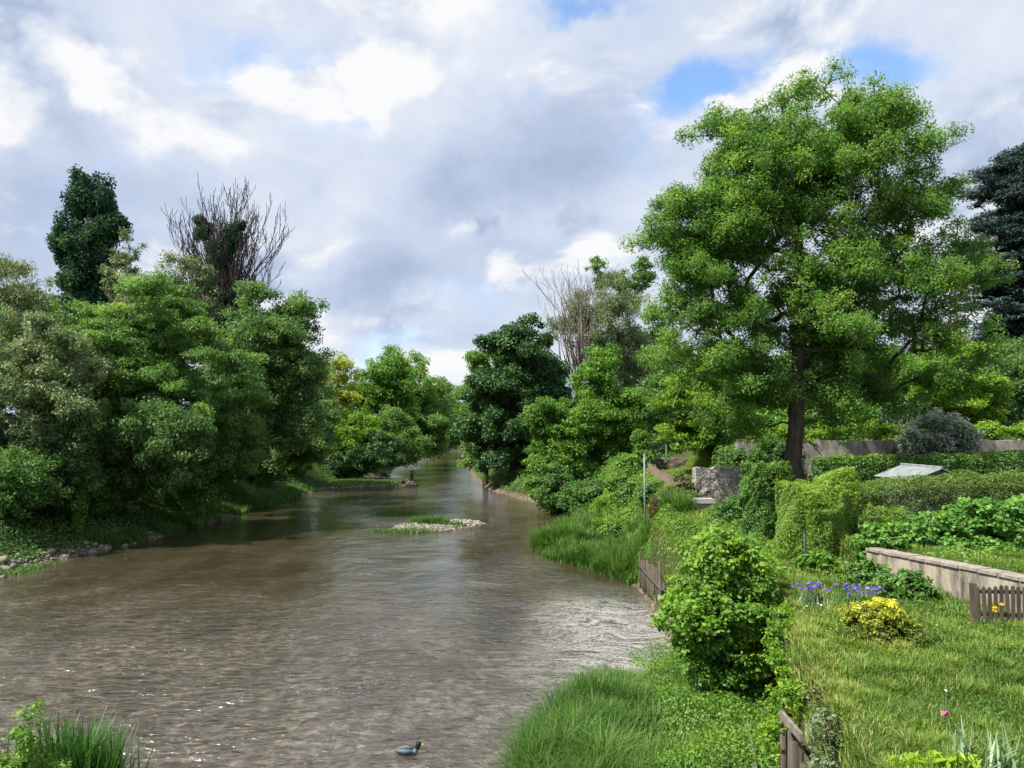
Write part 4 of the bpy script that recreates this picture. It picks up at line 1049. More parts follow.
# picket fence
o = thing('picket_fence', 'weathered dark picket fence at the near end of the garden wall', 'fence', (9.1, 14.2, 3.1))
f0 = np.array([9.02, 14.25]); f1 = np.array([10.36, 14.10]); ax = axes(*(f1 - f0)); Ln = np.linalg.norm(f1 - f0)
for t in (0, 1):
    c = f0 + (f1 - f0) * t
    mb = MB(); mb.box([c[0], c[1] + .06, 3.52], (.10, .10, .98), ax); mb.build('post', M['oldwood'], o)
for z in (3.42, 3.86):
    c = (f0 + f1) / 2
    mb = MB(); mb.box([c[0], c[1] + .035, z], (Ln, .04, .07), ax); mb.build('rail', M['oldwood'], o)
rgf = np.random.default_rng(8)
for i in range(13):
    t = (i + .5) / 13; c = f0 + (f1 - f0) * t
    hgt = .86 + rgf.normal(0, .012)
    mb = MB(); a2 = ax.copy(); lean = rgf.normal(0, .02); a2[2] = [lean, 0, 1]
    mb.box([c[0], c[1] - .005, 3.10 + hgt / 2], (.066, .022, hgt), a2)
    e = mb.v[4:8]; top = np.mean(e, 0)
    mb.add([*e, (top[0], top[1], top[2] + .035)], [(0, 1, 4), (1, 2, 4), (2, 3, 4), (3, 0, 4)])
    mb.build('picket', M['oldwood'], o)

# timber retaining wall at the lawn edge (planks leaning)
o = thing('plank_wall', 'broken dark timber retaining wall below the lawn edge', 'retaining wall', (4.5, 10.6, .9))
mb_posts = []
for (x, y, z1, l) in [(3.98, 8.9, 2.95, .02), (4.12, 9.7, 2.95, -.03), (4.30, 10.5, 3.0, .03), (4.46, 11.15, 3.0, -.02), (4.60, 11.75, 2.95, .03), (4.78, 12.5, 2.9, 0)]:
    mb = MB(); mb.tube([[x - .2, y, .5], [x - .2 + l, y, z1 - .62 - abs(l) * 3]], [.07, .06], 8); mb.build('post', M['oldwood'], o, True)
for (y0, y1, z, tl, mt) in [(8.6, 10.6, 2.34, 0, 'oldwood'), (8.6, 10.6, 2.1, .02, 'oldwood'), (10.4, 12.6, 2.0, -.06, 'oldwood'), (8.8, 11.0, 1.95, .03, 'oldwood'), (10.5, 12.6, 1.75, .04, 'oldwood'),
                            (9.0, 11.3, 1.5, -.05, 'oldwood')]:
    xa = float(np.interp(y0, [8.5, 13], [3.95, 4.9])) - .10; xb = float(np.interp(y1, [8.5, 13], [3.95, 4.9])) - .10
    mb = MB(); dd = np.array([xb - xa, y1 - y0, tl]); L0 = np.linalg.norm(dd)
    mb.box([(xa + xb) / 2, (y0 + y1) / 2, z], (L0, .05, .24), axes(*dd)); mb.build('plank', M[mt], o)
a = P(786, 715, 11.6); b = P(806, 738, 10.7); dd = b - a
mb = MB(); mb.box((a + b) / 2 + [-.06, 0, 0], (np.linalg.norm(dd) * 1.0, .05, .12), axes(*dd)); mb.build('slipped_plank', M['greywood'], o)
o = thing('kerb_board', 'grey edging board lying along the lower grass below the timber wall', 'board', (4.6, 13.4, .8))
a = np.array([4.05, 12.2, 1.0]); b = np.array([4.75, 15.0, 1.0]); dd = b - a
mb = MB(); mb.box((a + b) / 2, (np.linalg.norm(dd), .09, .22), axes(*dd)); mb.build('board', M['greywood'], o)

# stakes holding the bank by the water
o = thing('stake_wall', 'row of upright wooden stakes holding the bank at the water edge', 'retaining wall', (5.8, 30.5, .1))
for i in range(17):
    y = 27.6 + i * .29; x = float(np.interp(y, [27, 32.5], [5.72, 5.68])) + R.normal(0, .02)
    mb = MB(); mb.tube([[x, y, -.4], [x + R.normal(0, .02), y, 1.45 + R.normal(0, .13)]], [.075, .06], 7); mb.build('stake', M['oldwood'], o, True)
mb = MB(); mb.tube([[5.62, 27.4, 1.0], [5.58, 32.4, 1.05]], [.055, .045], 7); mb.build('rail', M['oldwood'], o, True)

# reddish fence of the little lawn
o = thing('red_fence', 'low faded reddish picket fence along the river side of the little lawn', 'fence', (9.05, 42, 3.6))
ys_ = np.linspace(36.8, 48.5, 40)
for y in ys_[::8]:
    mb = MB(); x = 9.0 + .012 * (y - 36); mb.box([x + .06, y, gz(x, y) + .35], (.09, .09, 1.1)); mb.build('post', M['redwood'], o)
for zz in (.25, .62):
    mb = MB(); n_ = 12
    yy_ = np.linspace(36.6, 48.6, n_); mb.tube([[9.03 + .012 * (y - 36), y, gz(9.0, y) + zz] for y in yy_], .035, 5); mb.build('rail', M['redwood'], o)
for y in ys_:
    x = 9.0 + .012 * (y - 36); h = .8 + R.normal(0, .03)
    mb = MB(); mb.box([x - .03, y, gz(x, y) + h / 2], (.03, .17, h)); mb.build('picket', M['redwood'], o)

# poles and small built things
o = thing('pole', 'tall pale metal pole on the overgrown bank by the red fence', 'pole', (6.95, 38.0, gz(6.95, 38)))
b = np.array([6.95, 38.0, gz(6.95, 38)]); mb = MB(); mb.tube([b - [0, 0, .2], [6.95, 38, 5.75]], .045, 10); mb.build('shaft', M['metal'], o, True)
mb = MB(); mb.tube([[6.95, 38, 5.752], [6.95, 38, 5.80]], [.055, .03], 10); mb.build('cap', M['metal'], o, True)
o = thing('fence_post', 'slim dark green metal post in front of the bamboo-leaved bush', 'post', (7.83, 19.5, 3.1))
mb = MB(); mb.tube([[7.83, 19.5, 2.95], [7.83, 19.5, 4.27]], .032, 8); mb.build('shaft', M['greenmetal'], o, True)
mb = MB(); mb.tube([[7.83, 19.5, 4.272], [7.83, 19.5, 4.31]], [.038, .03], 8); mb.build('cap', M['greenmetal'], o, True)
o = thing('fence_post', 'short grey post in front of the dark hedge beyond the little lawn', 'post', (12.8, 60, gz(12.8, 60)))
mb = MB(); mb.box([12.8, 60, gz(12.8, 60) + .75], (.13, .13, 1.5)); mb.build('shaft', M['greywood'], o)
mb = MB(); mb.box([12.8, 60, gz(12.8, 60) + 1.53], (.17, .17, .05)); mb.build('cap', M['greywood'], o)
o = thing('concrete_hutch', 'small pale concrete box with a dark opening under the stone ruin', 'concrete box', (8.85, 33.8, 2.9))
mb = MB()
zb = 2.72
for c, sz in (([8.55, 33.8, zb + .45], (.16, .6, .9)), ([9.25, 33.8, zb + .45], (.16, .6, .9)), ([8.9, 33.8, zb + 1.0], (.9, .7, .2)), ([8.9, 34.06, zb + .45], (.54, .08, .9))): mb.box(c, sz)
mb.build('box_frame', M['concrete'], o)
mb = MB(); mb.box([8.9, 33.62, zb + .68], (.535, .06, .36)); mb.build('front_slab', M['concrete'], o)
o = thing('timber_rail', 'weathered timber rail on two posts below the stone ruin', 'rail', (10.3, 33.6, 2.9))
for x in (9.8, 10.9):
    mb = MB(); mb.box([x, 33.7, 3.2], (.1, .1, 1.0)); mb.build('post', M['oldwood'], o)
mb = MB(); mb.box([10.35, 33.62, 3.6], (1.5, .05, .14)); mb.build('rail', M['oldwood'], o)

# garden shed roof between the hedges
o = thing('garden_shed', 'garden shed whose pale low-pitched roof shows between two hedges', 'shed', (16.6, 29.2, gz(16.6, 29.2)))
zg = gz(16.6, 29.2); ze = 5.12; zr = 5.52; xc = 16.6
mb = MB()
x0, x1, y0, y1 = 15.6, 17.6, 28.2, 30.6
mb.add([(x0, y0, zg - .2), (x1, y0, zg - .2), (x1, y1, zg - .2), (x0, y1, zg - .2), (x0, y0, ze), (x1, y0, ze), (x1, y1, ze), (x0, y1, ze), ((x0 + x1) / 2, y0, zr - .05), ((x0 + x1) / 2, y1, zr - .05)],
       [(0, 1, 5, 8, 4), (2, 3, 7, 9, 6), (1, 2, 6, 5), (3, 0, 4, 7), (3, 2, 1, 0)])
mb.build('wall', M['roofpale'], o)
for sg in (-1, 1):
    mb = MB(); V = []
    n_ = 26
    for i in range(n_ + 1):
        y = y0 - .25 + (y1 - y0 + .5) * i / n_; dz = .022 * (i % 2)
        for (xx, zz) in (((x0 + x1) / 2 + sg * .004, zr), ((x0 + x1) / 2 + sg * 1.2, ze - .06)):
            V += [(xx, y, zz + dz), (xx, y, zz + dz - .03)]
    Fc = []
    for i in range(n_):
        a = i * 4; Fc += [(a, a + 2, a + 6, a + 4), (a + 1, a + 5, a + 7, a + 3), (a + 2, a + 3, a + 7, a + 6), (a, a + 4, a + 5, a + 1)]
    Fc += [(0, 1, 3, 2), (n_ * 4, n_ * 4 + 2, n_ * 4 + 3, n_ * 4 + 1)]
    mb.add(V, Fc); mb.build('roof_sheet', M['roofpale'], o)
mb = MB(); mb.tube([[xc, y0 - .27, zr + .03], [xc, y1 + .27, zr + .03]], .05, 6); mb.build('ridge', M['roofpale'], o)

# house hidden behind the cedar
o = thing('house', 'house with a dull pink-grey tiled roof half hidden behind the cedar', 'house', (47, 76, 7))
hx0, hx1, hy0, hy1, he, hr = 43.5, 58, 72, 81, 13.2, 17.0
mb = MB(); mb.add([(hx0, hy0, 6), (hx1, hy0, 6), (hx1, hy1, 6), (hx0, hy1, 6), (hx0, hy0, he), (hx1, hy0, he), (hx1, hy1, he), (hx0, hy1, he), (hx0, (hy0 + hy1) / 2, hr - .1), (hx1, (hy0 + hy1) / 2, hr - .1)],
                  [(0, 1, 5, 4), (1, 2, 6, 9, 5), (2, 3, 7, 6), (3, 0, 4, 8, 7), (3, 2, 1, 0)]); mb.build('wall', M['plaster'], o)
for sg in (-1, 1):
    ym = (hy0 + hy1) / 2; ye = ym + sg * 5.0
    a = [(hx0 - .4, ym + sg * .01, hr), (hx1 + .4, ym + sg * .01, hr), (hx1 + .4, ye, he - .25), (hx0 - .4, ye, he - .25)]
    V = a + [(q[0], q[1], q[2] - .18) for q in a]
    mb = MB(); mb.add(V, [(0, 1, 2, 3), (7, 6, 5, 4), (0, 4, 5, 1), (1, 5, 6, 2), (2, 6, 7, 3), (3, 7, 4, 0)]); mb.build('roof', M['tile'], o)
mb = MB(); mb.box([47.5, ym + .8, 17.6], (.9, .7, 2.0)); mb.build('chimney', M['tile'], o)
for k in range(3):
    xw_ = 45.2 + k * 4.2
    mb = MB(); mb.box([xw_, hy0 - .02, 11.2], (1.1, .1, 1.5)); fr = mb.build('window', M['greywood'], o)
    mb = MB(); mb.box([xw_, hy0 - .076, 11.2], (.9, .02, 1.3)); mb.build('pane', M['window'], fr)

# ------------------------------------------------------------------ stones
def rock_mesh(seed, flat=.65):
    rg = np.random.default_rng(seed)
    import bmesh
    bm = bmesh.new(); bmesh.ops.create_icosphere(bm, subdivisions=2, radius=1)
    pl = rg.normal(size=(7, 3)); pl /= np.linalg.norm(pl, axis=1)[:, None]
    sc = np.array([1, rg.uniform(.6, .9), flat * rg.uniform(.8, 1.1)])
    for v in bm.verts:
        c = np.array(v.co); 
        for q in pl:
            t = c.dot(q) - .78
            if t > 0: c = c - q * t * .85
        v.co = tuple(c * sc * (1 + .05 * rg.normal()))
    V = np.array([v.co[:] for v in bm.verts]); Fc = [tuple(v.index for v in f.verts) for f in bm.faces]; bm.free()
    return V, Fc
protos = []
for i in range(6):
    V, Fc = rock_mesh(i)
    me = bpy.data.meshes.new('stone'); me.from_pydata([tuple(v) for v in V], [], Fc); me.materials.append(M['rock'])
    me.polygons.foreach_set('use_smooth', np.ones(len(Fc), bool)); me.update(); protos.append(me)
def stone(name, label, loc, size, k, rot, group=None, cat='stone', mat=None):
    me = protos[k % 6]
    if mat:
        me = me.copy(); me.materials[0] = M[mat]
    s = bpy.data.objects.new(name, me); COL.objects.link(s); s.location = loc; s.scale = (size,) * 3; s.rotation_euler = (R.normal(0, .2), R.normal(0, .2), rot)
    return tag(s, label, cat, group)
src = None
for i in range(74):
    y = 30.5 + 17 * R.random(); t = R.random()
    x = float(xL(y)) - .5 + (t - .35) * (2.6 - .10 * (y - 30)); sz = R.uniform(.14, .40) * (1.15 - .025 * (y - 30))
    loc = (x, y, max(gz(x, y), -.05) + sz * .2)
    if src is None:
        src = stone('stone', 'pale stone in the loose line of stones at the foot of the left bank', loc, sz, i, 0, 'stones along the left waterline')
    else:
        c = src.copy(); c.data = protos[i % 6]; COL.objects.link(c)
        c.location = loc; c.scale = (sz,) * 3; c.rotation_euler = (R.normal(0, .25), R.normal(0, .25), R.uniform(0, 6.28))
for (px, Y, z, sz, lb, mt) in [(549, 14.05, .28, .22, 'pinkish boulder half hidden in the tall grass at the near waterline', 'rock'), (524, 15.2, .06, .2, 'flat wet stone at the water edge beside the tall grass', 'darkrock'),
                           (649, 32.6, .75, .62, 'large pale boulder at the end of the stake row', 'rock'), (641, 33.2, .1, .42, 'grey boulder at the water below the pale boulder', 'rock'),
                           (634, 33.6, .02, .3, 'dark wet stone furthest out by the stake row', 'darkrock'),
                           (770, 22.6, 2.95, .34, 'flat pale rubble stone on the path, left one', 'rock'), (781, 22.0, 2.95, .30, 'flat pale rubble stone on the path, right one', 'rock'), (762, 23.6, 2.9, .36, 'pale rubble block on the path furthest back', 'rock'),
                           (672, 33.4, 2.75, .52, 'blue-grey rubble block beside the dried plant', 'concrete'), (687, 33.0, 2.8, .45, 'pale rubble block near the concrete box', 'concrete'), (660, 33.8, 2.6, .4, 'brown rubble stone by the dried plant', 'rock'),
                           (812, 16.0, 3.14, .14, 'small white stone in the grass before the purple irises', 'concrete')]:
    stone('boulder', lb, (P(px, 430, Y)[0], Y, z), sz, int(px), px * .7, cat='boulder', mat=None if mt == 'rock' else mt)
for i, (px, py_) in enumerate([(397, 483), (403, 484.5), (409, 483.5), (415, 484.5)]):
    Y = 92.6 - i * .5; x = P(px, 430, Y)[0]
    stone('dark_rock', 'dark wet rock at the tip of the grassy spit by the angler', (x, Y, max(gz(x, Y), 0) + .08), .5, i, i * 1.3, 'dark rocks at the spit', mat='darkrock')

# pebbles of the little island and the spit (uncountable)
V0 = np.array([[1, 0, 0], [-1, 0, 0], [0, 1, 0], [0, -1, 0], [0, 0, 1], [0, 0, -1], [.6, .6, .5], [-.6, .6, .5], [.6, -.6, .5], [-.6, -.6, .5]])
F0 = np.array([[4, 6, 7], [4, 8, 6], [4, 9, 8], [4, 7, 9], [6, 0, 2], [6, 8, 0], [8, 3, 0], [8, 9, 3], [9, 1, 3], [9, 7, 1], [7, 2, 1], [7, 6, 2], [0, 5, 2], [0, 3, 5], [3, 1, 5], [1, 2, 5]])
def pebbles(name, label, pts, sizes, mat):
    n = len(pts); a = R.uniform(0, 6.28, n); c, s = np.cos(a), np.sin(a)
    S = np.stack([np.ones(n), R.uniform(.6, 1, n), R.uniform(.45, .8, n)], 1)
    Q = V0[None] * S[:, None] * (1 + .15 * R.normal(size=(n, 10, 1)))
    X_ = Q[..., 0] * c[:, None] - Q[..., 1] * s[:, None]; Y_ = Q[..., 0] * s[:, None] + Q[..., 1] * c[:, None]
    V = np.stack([X_, Y_, Q[..., 2]], -1) * sizes[:, None, None] + pts[:, None]
    Fq = (F0[None] + (np.arange(n) * 10)[:, None, None]).reshape(-1, 3).astype(np.int32)
    return tag(mk(name, V.reshape(-1, 3), Fq, M[mat]), label, 'pebbles', kind='stuff')
n = 5200; a = R.uniform(0, 6.28, n); r = np.sqrt(R.random(n)) * 3.7
px_ = -5.3 + r * np.cos(a) * 1.0; py_ = 53.2 + r * np.sin(a) * 1.05
k = ground(px_, py_) > -.06
px_, py_ = px_[k], py_[k]
m, nt, out = new_mat('pebble_mix')
oi = N(nt, 'ShaderNodeNewGeometry')
ps = N(nt, 'ShaderNodeSeparateXYZ'); nt.links.new(oi.outputs['Position'], ps.inputs[0])
c = ramp(nt, [(0, (.07, .055, .042)), (.35, (.18, .15, .12)), (.75, (.31, .27, .225)), (1, (.46, .42, .37))], oi.outputs['Random Per Island'])
wet = N(nt, 'ShaderNodeMapRange'); nt.links.new(ps.outputs[2], wet.inputs[0]); wet.inputs[1].default_value = .02; wet.inputs[2].default_value = .10; wet.inputs[3].default_value = .35; wet.inputs[4].default_value = 1.0
wm = N(nt, 'ShaderNodeMix', data_type='RGBA', blend_type='MULTIPLY'); wm.inputs[0].default_value = 1; nt.links.new(c, wm.inputs[6]); nt.links.new(wet.outputs[0], wm.inputs[7])
p = N(nt, 'ShaderNodeBsdfPrincipled'); p.inputs['Roughness'].default_value = .7; nt.links.new(wm.outputs[2], p.inputs['Base Color']); nt.links.new(p.outputs[0], out.inputs[0]); M['pebble'] = m
M['clod'] = rough_mat('earth_clod', [(.3, (.07, .05, .035)), (.6, (.15, .11, .08)), (.8, (.26, .21, .16))], 4)
pebbles('island_pebbles', 'pale pebbles heaped on the small gravel island in midstream', np.stack([px_, py_, ground(px_, py_) + .005], 1), R.uniform(.03, .10, len(px_)) * (1 + .9 * (R.random(len(px_)) < .08)), 'pebble')
n = 1500; xx = R.uniform(-22, -12.3, n); yy = R.uniform(83, 98, n); zz = ground(xx, yy); k = (zz > -.05) & (zz < .33)
pebbles('spit_pebbles', 'pebbles along the edge of the grassy spit', np.stack([xx[k], yy[k], zz[k] + .03], 1), R.uniform(.07, .2, k.sum()), 'pebble')
n = 1500; yy = R.uniform(30, 60, n); xx = xL(yy) + R.uniform(-1.3, .5, n); zz = ground(xx, yy)
k = zz > -.15
pebbles('waterline_gravel', 'small stones and gravel along the left waterline', np.stack([xx[k], yy[k], zz[k] + .02], 1), R.uniform(.04, .13, k.sum()), 'rock')
n = 420; yy = np.concatenate([R.uniform(32.8, 34.6, n // 3), R.uniform(46, 60, n)]); xx = xR(yy) + R.uniform(-.4, .7, len(yy)); zz = ground(xx, yy); k = zz > -.15
pebbles('bank_rubble', 'earth clods and stones at the foot of the eroded right bank', np.stack([xx[k], yy[k], zz[k] + .02], 1), R.uniform(.05, .16, k.sum()), 'clod')
o = thing('driftwood', 'bleached driftwood branch stranded on the eroded right bank', 'driftwood', (5.4, 50.5, .5))
mb = MB(); mb.tube([[5.0, 50.2, .3], [5.5, 50.6, 1.0], [5.7, 51.0, 1.7]], [.09, .07, .03], 6); mb.build('stem', M['greydead'], o)
mb = MB(); mb.tube([[5.42, 50.5, .9], [5.0, 50.7, 1.5]], [.05, .02], 5); mb.build('branch', M['greydead'], o)

# ------------------------------------------------------------------ angler on the spit and duck on the water
def skin_body(name, nodes, edges, mat, parent=None, sub=2, mats=None, zsplit=None):
    me = bpy.data.meshes.new(name)
    org = lookup(parent)
    me.from_pydata([tuple(np.array(n_[:3]) - org) for n_ in nodes], edges, [])
    o_ = bpy.data.objects.new(name, me); COL.objects.link(o_)
    md = o_.modifiers.new('skin', 'SKIN'); ms = o_.modifiers.new('sub', 'SUBSURF'); ms.levels = sub; ms.render_levels = sub
    for i, n_ in enumerate(nodes):
        sv = me.skin_vertices[0].data[i]; r = n_[3]; sv.radius = (r, r) if np.isscalar(r) else r; sv.use_root = (i == 0)
    dg = bpy.context.evaluated_depsgraph_get(); dg.update()
    m2 = bpy.data.meshes.new_from_object(o_.evaluated_get(dg))
    o_.modifiers.clear(); o_.data = m2; bpy.data.meshes.remove(me)
    m2.materials.clear(); m2.name = name
    for q in (mats or [mat]): m2.materials.append(q)
    m2.polygons.foreach_set('use_smooth', np.ones(len(m2.polygons), bool))
    if parent: o_.parent = parent
    return o_
Yp = 94.0; xp = P(412, 430, Yp)[0]; zp = gz(xp, Yp)
o = thing('person', 'angler in dark clothes standing at the tip of the grassy spit', 'person', (xp, Yp, zp))
def wp3(x, y, z): return np.array([xp + x, Yp + y, zp + z])
nd = [(*wp3(0, 0, .95), .15), (*wp3(0, 0, 1.2), .16), (*wp3(0, -.02, 1.42), .14), (*wp3(0, -.02, 1.53), .06), (*wp3(0, -.04, 1.62), .085), (*wp3(0, -.03, 1.72), .08),
      (*wp3(-.1, 0, .85), .1), (*wp3(-.12, -.03, .48), .07), (*wp3(-.13, 0, .08), .055), (*wp3(-.15, -.14, .03), .04),
      (*wp3(.1, 0, .85), .1), (*wp3(.13, -.02, .48), .07), (*wp3(.14, .03, .08), .055), (*wp3(.17, -.11, .03), .04),
      (*wp3(-.2, 0, 1.40), .07), (*wp3(-.27, -.02, 1.15), .05), (*wp3(-.14, -.24, 1.08), .04), (*wp3(-.06, -.30, 1.10), .035),
      (*wp3(.2, 0, 1.40), .07), (*wp3(.28, -.04, 1.15), .05), (*wp3(.24, -.28, 1.12), .04), (*wp3(.18, -.34, 1.15), .035)]
ed = [(0, 1), (1, 2), (2, 3), (3, 4), (4, 5), (0, 6), (6, 7), (7, 8), (8, 9), (0, 10), (10, 11), (11, 12), (12, 13), (2, 14), (14, 15), (15, 16), (16, 17), (2, 18), (18, 19), (19, 20), (20, 21)]
bd = skin_body('body', nd, ed, M['skin'], o, 2, mats=[M['cloth'], M['skin']])
for pg in bd.data.polygons:
    cz = pg.center[2]; pg.material_index = 1 if cz > 1.52 or (pg.center[1] < -.27 and cz > .9) else 0
def skin_part(nm, ids, grow, mt):
    mp_ = {j: i for i, j in enumerate(ids)}
    skin_body(nm, [(*nd[j][:3], nd[j][3] + grow) for j in ids], [(mp_[a], mp_[b]) for a, b in ed if a in mp_ and b in mp_], mt, o, 2)
skin_part('jacket', [0, 1, 2, 14, 15, 16, 18, 19, 20], .05, M['cloth'])
skin_part('trousers', [0, 6, 7, 8, 10, 11, 12], .04, M['cloth'])
mb = MB(); mb.tube([wp3(0, -.03, 1.70), wp3(0, -.03, 1.78), wp3(0, -.03, 1.82)], [.115, .105, .04], 12); mb.tube([wp3(0, -.10, 1.715), wp3(0, -.2, 1.70)], [.07, .05], 8); mb.build('cap', M['cloth'], o, True)
for s_ in (-1, 1):
    mb = MB(); mb.tube([wp3(s_ * .135, .06, .05), wp3(s_ * .15, -.06, .055), wp3(s_ * .165, -.19, .03)], [.06, .065, .04], 8); mb.build('boot', M['cloth'], o, True)
o = thing('fishing_rod', 'thin dark fishing rod held by the angler', 'fishing rod', wp3(.05, -.32, 1.1))
mb = MB(); mb.tube([wp3(-.02, -.26, 1.08), wp3(.4, -.55, 1.35), wp3(2.2, -1.6, 2.3)], [.018, .012, .004], 5); mb.build('blank', M['cloth'], o)
mb = MB(); mb.tube([wp3(.06, -.30, 1.02), wp3(.1, -.36, 1.02)], .04, 8); mb.build('reel', M['cloth'], o)

dk = P(408, 741, 15.95); dk = np.array([dk[0], 16.0, .02])
o = thing('duck', 'grey-bodied duck with a dark head swimming in the near riffle', 'duck', dk)
def dp(x, y, z): return dk + np.array([x, y, z])
skin_body('body', [(*dp(0, 0, .02), (.10, .075)), (*dp(.12, 0, .025), (.085, .065)), (*dp(-.14, 0, .03), (.085, .06)), (*dp(-.25, 0, .075), (.045, .03)), (*dp(-.31, 0, .09), (.02, .012)),
                   (*dp(.18, 0, .10), .055), (*dp(.205, 0, .17), .04), (*dp(.215, 0, .215), .047), (*dp(.24, 0, .22), .04)],
          [(0, 1), (0, 2), (2, 3), (3, 4), (1, 5), (5, 6), (6, 7), (7, 8)], M['duckbody'], o, 2)
mb = MB()
for i in range(1): mb.tube([dp(.19, 0, .13), dp(.205, 0, .165), dp(.215, 0, .20), dp(.222, 0, .235), dp(.226, 0, .268), dp(.226, 0, .279)], [.058, .05, .056, .06, .042, .012], 12)
mb.build('hood', M['duckhead'], o, True)
mb = MB(); mb.box(dp(.30, 0, .213), (.075, .04, .018), taper=.8); mb.build('beak', M['beak'], o)
for s_ in (-1, 1):
    mb = MB(); mb.tube([dp(.10, s_ * .085, .09), dp(-.05, s_ * .10, .10), dp(-.2, s_ * .06, .10), dp(-.27, s_ * .03, .10)], [.03, .05, .035, .008], 7); mb.build('wing', M['duckbody'], o, True)

# ------------------------------------------------------------------ flowers and border plants
def flower_cluster(n, size, rg):
    """One open flower of n petals around the origin (arrays)."""
    a = np.arange(n) / n * 6.28 + rg.uniform(0, 6)
    C = np.stack([np.cos(a) * size * .4, np.sin(a) * size * .4, np.full(n, size * .1) * (1 - 2 * (np.arange(n) % 2))], 1)
    nn = np.stack([np.cos(a) * .6, np.sin(a) * .6, np.ones(n)], 1)
    return C, nn
def flower_plant(name, label, cat, base, nstem, spread, hgt, leafmat, petalmat, nfl, fsize, leaf_h, leaf_w, nleaf, seed, group=None, leaf_lean=.3, tint0=.4):
    rg = np.random.default_rng(seed); base = np.asarray(base, float)
    o = thing(name, label, cat, base, group)
    pt = np.stack([base[0] + rg.normal(0, spread[0], nleaf), base[1] + rg.normal(0, spread[1], nleaf), np.zeros(nleaf)], 1); pt[:, 2] = np.maximum(ground(pt[:, 0], pt[:, 1]) - .03, base[2] - .3)
    V, Fq, tn = blades(pt, leaf_h * rg.uniform(.6, 1.15, nleaf), leaf_w, tint0 + .18 * rg.normal(size=nleaf), leaf_lean, rg)
    mk('leaves', V, Fq, M[leafmat], o, {'tint': tn})
    for i in range(nfl):
        x = base[0] + rg.normal(0, spread[0] * .8); y = base[1] + rg.normal(0, spread[1] * .8); z0 = max(gz(x, y), base[2] - .3); h = hgt * rg.uniform(.85, 1.1)
        mb = MB(); tp = np.array([x + rg.normal(0, .04), y + rg.normal(0, .04), z0 + h]); mb.tube([[x, y, z0], [(x + tp[0]) / 2, (y + tp[1]) / 2, z0 + h * .55], tp], [.008, .007, .005], 4)
        st = mb.build('stem', M[leafmat], o)
        C, nn = flower_cluster(6, fsize, rg)
        V, Fq = leaf_cards(C + tp, nn + .2 * rg.normal(size=nn.shape), fsize, .75, .15, tang=C / fsize, rg=rg)
        mk('flower', V, Fq, M[petalmat], st, {'tint': rg.random(6)})
    return o
for (x, y, n_, lb, sd) in [(6.55, 15.9, 26, 'larger clump of purple irises in the lawn, left group', 1), (7.55, 15.9, 24, 'smaller clump of purple irises behind the golden shrub, right group', 2)]:
    flower_plant('iris_clump', lb, 'flowers', (x, y, gz(x, y)), 0, (.30, .24), .5, 'greyiris', 'petal_purple', n_, .075, .40, .03, 150, sd, 'purple iris clumps in the lawn')
flower_plant('yellow_iris', 'dark green sword-leaved iris clump with a yellow flower at the near water', 'flowers', (-7.35, 12.6, gz(-7.35, 12.6)), 0, (.33, .22), 1.62, 'iris', 'petal_yellow', 2, .12, 1.85, .05, 1000, 3, None, .24, .36)
flower_plant('garden_iris', 'grey-green sword-leaved iris with a dark pink flower in the near lawn', 'flowers', (5.25, 8.1, gz(5.25, 8.1)), 0, (.22, .16), .62, 'greyiris', 'petal_pink', 0, .1, .58, .032, 70, 4, None, .4, .55)
st = bpy.data.objects['garden_iris']
tp = P(945, 712, 8.15); b0 = np.array([5.15, 8.15, 3.15])
mb = MB(); mb.tube([b0, P(962, 738, 8.15), tp], [.008, .007, .006], 5); q = mb.build('stem', M['greyiris'], st)
C, nn = flower_cluster(6, .07, np.random.default_rng(2)); V, Fq = leaf_cards(C + tp, nn, .075, .75, .2, tang=C / .07); mk('flower', V, Fq, M['petal_pink'], q, {'tint': [.1, .5, .8, .2, .6, .9]})
tp = P(946, 690, 8.4); mb = MB(); mb.tube([[4.95, 8.4, 3.15], tp - [0, 0, .1], tp], [.006, .006, .004], 4); q = mb.build('stem', M['greyiris'], st)
C, nn = flower_cluster(5, .03, np.random.default_rng(3)); V, Fq = leaf_cards(C + tp, nn, .035, .6, .2); mk('flower', V, Fq, M['petal_white'], q, {'tint': [.1, .5, .8, .2, .6]})
o = flower_plant('poppy', 'orange-flowered plant at the near foot of the picket fence', 'flowers', (9.25, 14.0, gz(9.25, 14.0)), 0, (.12, .08), .5, 'nettle', 'petal_orange', 3, .07, .35, .02, 60, 6)
flower_plant('daisy_patch', 'patch of small white flowers in the grass before the purple irises', 'flowers', (6.45, 15.3, gz(6.45, 15.3)), 0, (.18, .12), .18, 'greyiris', 'petal_white', 6, .03, .2, .02, 60, 7)

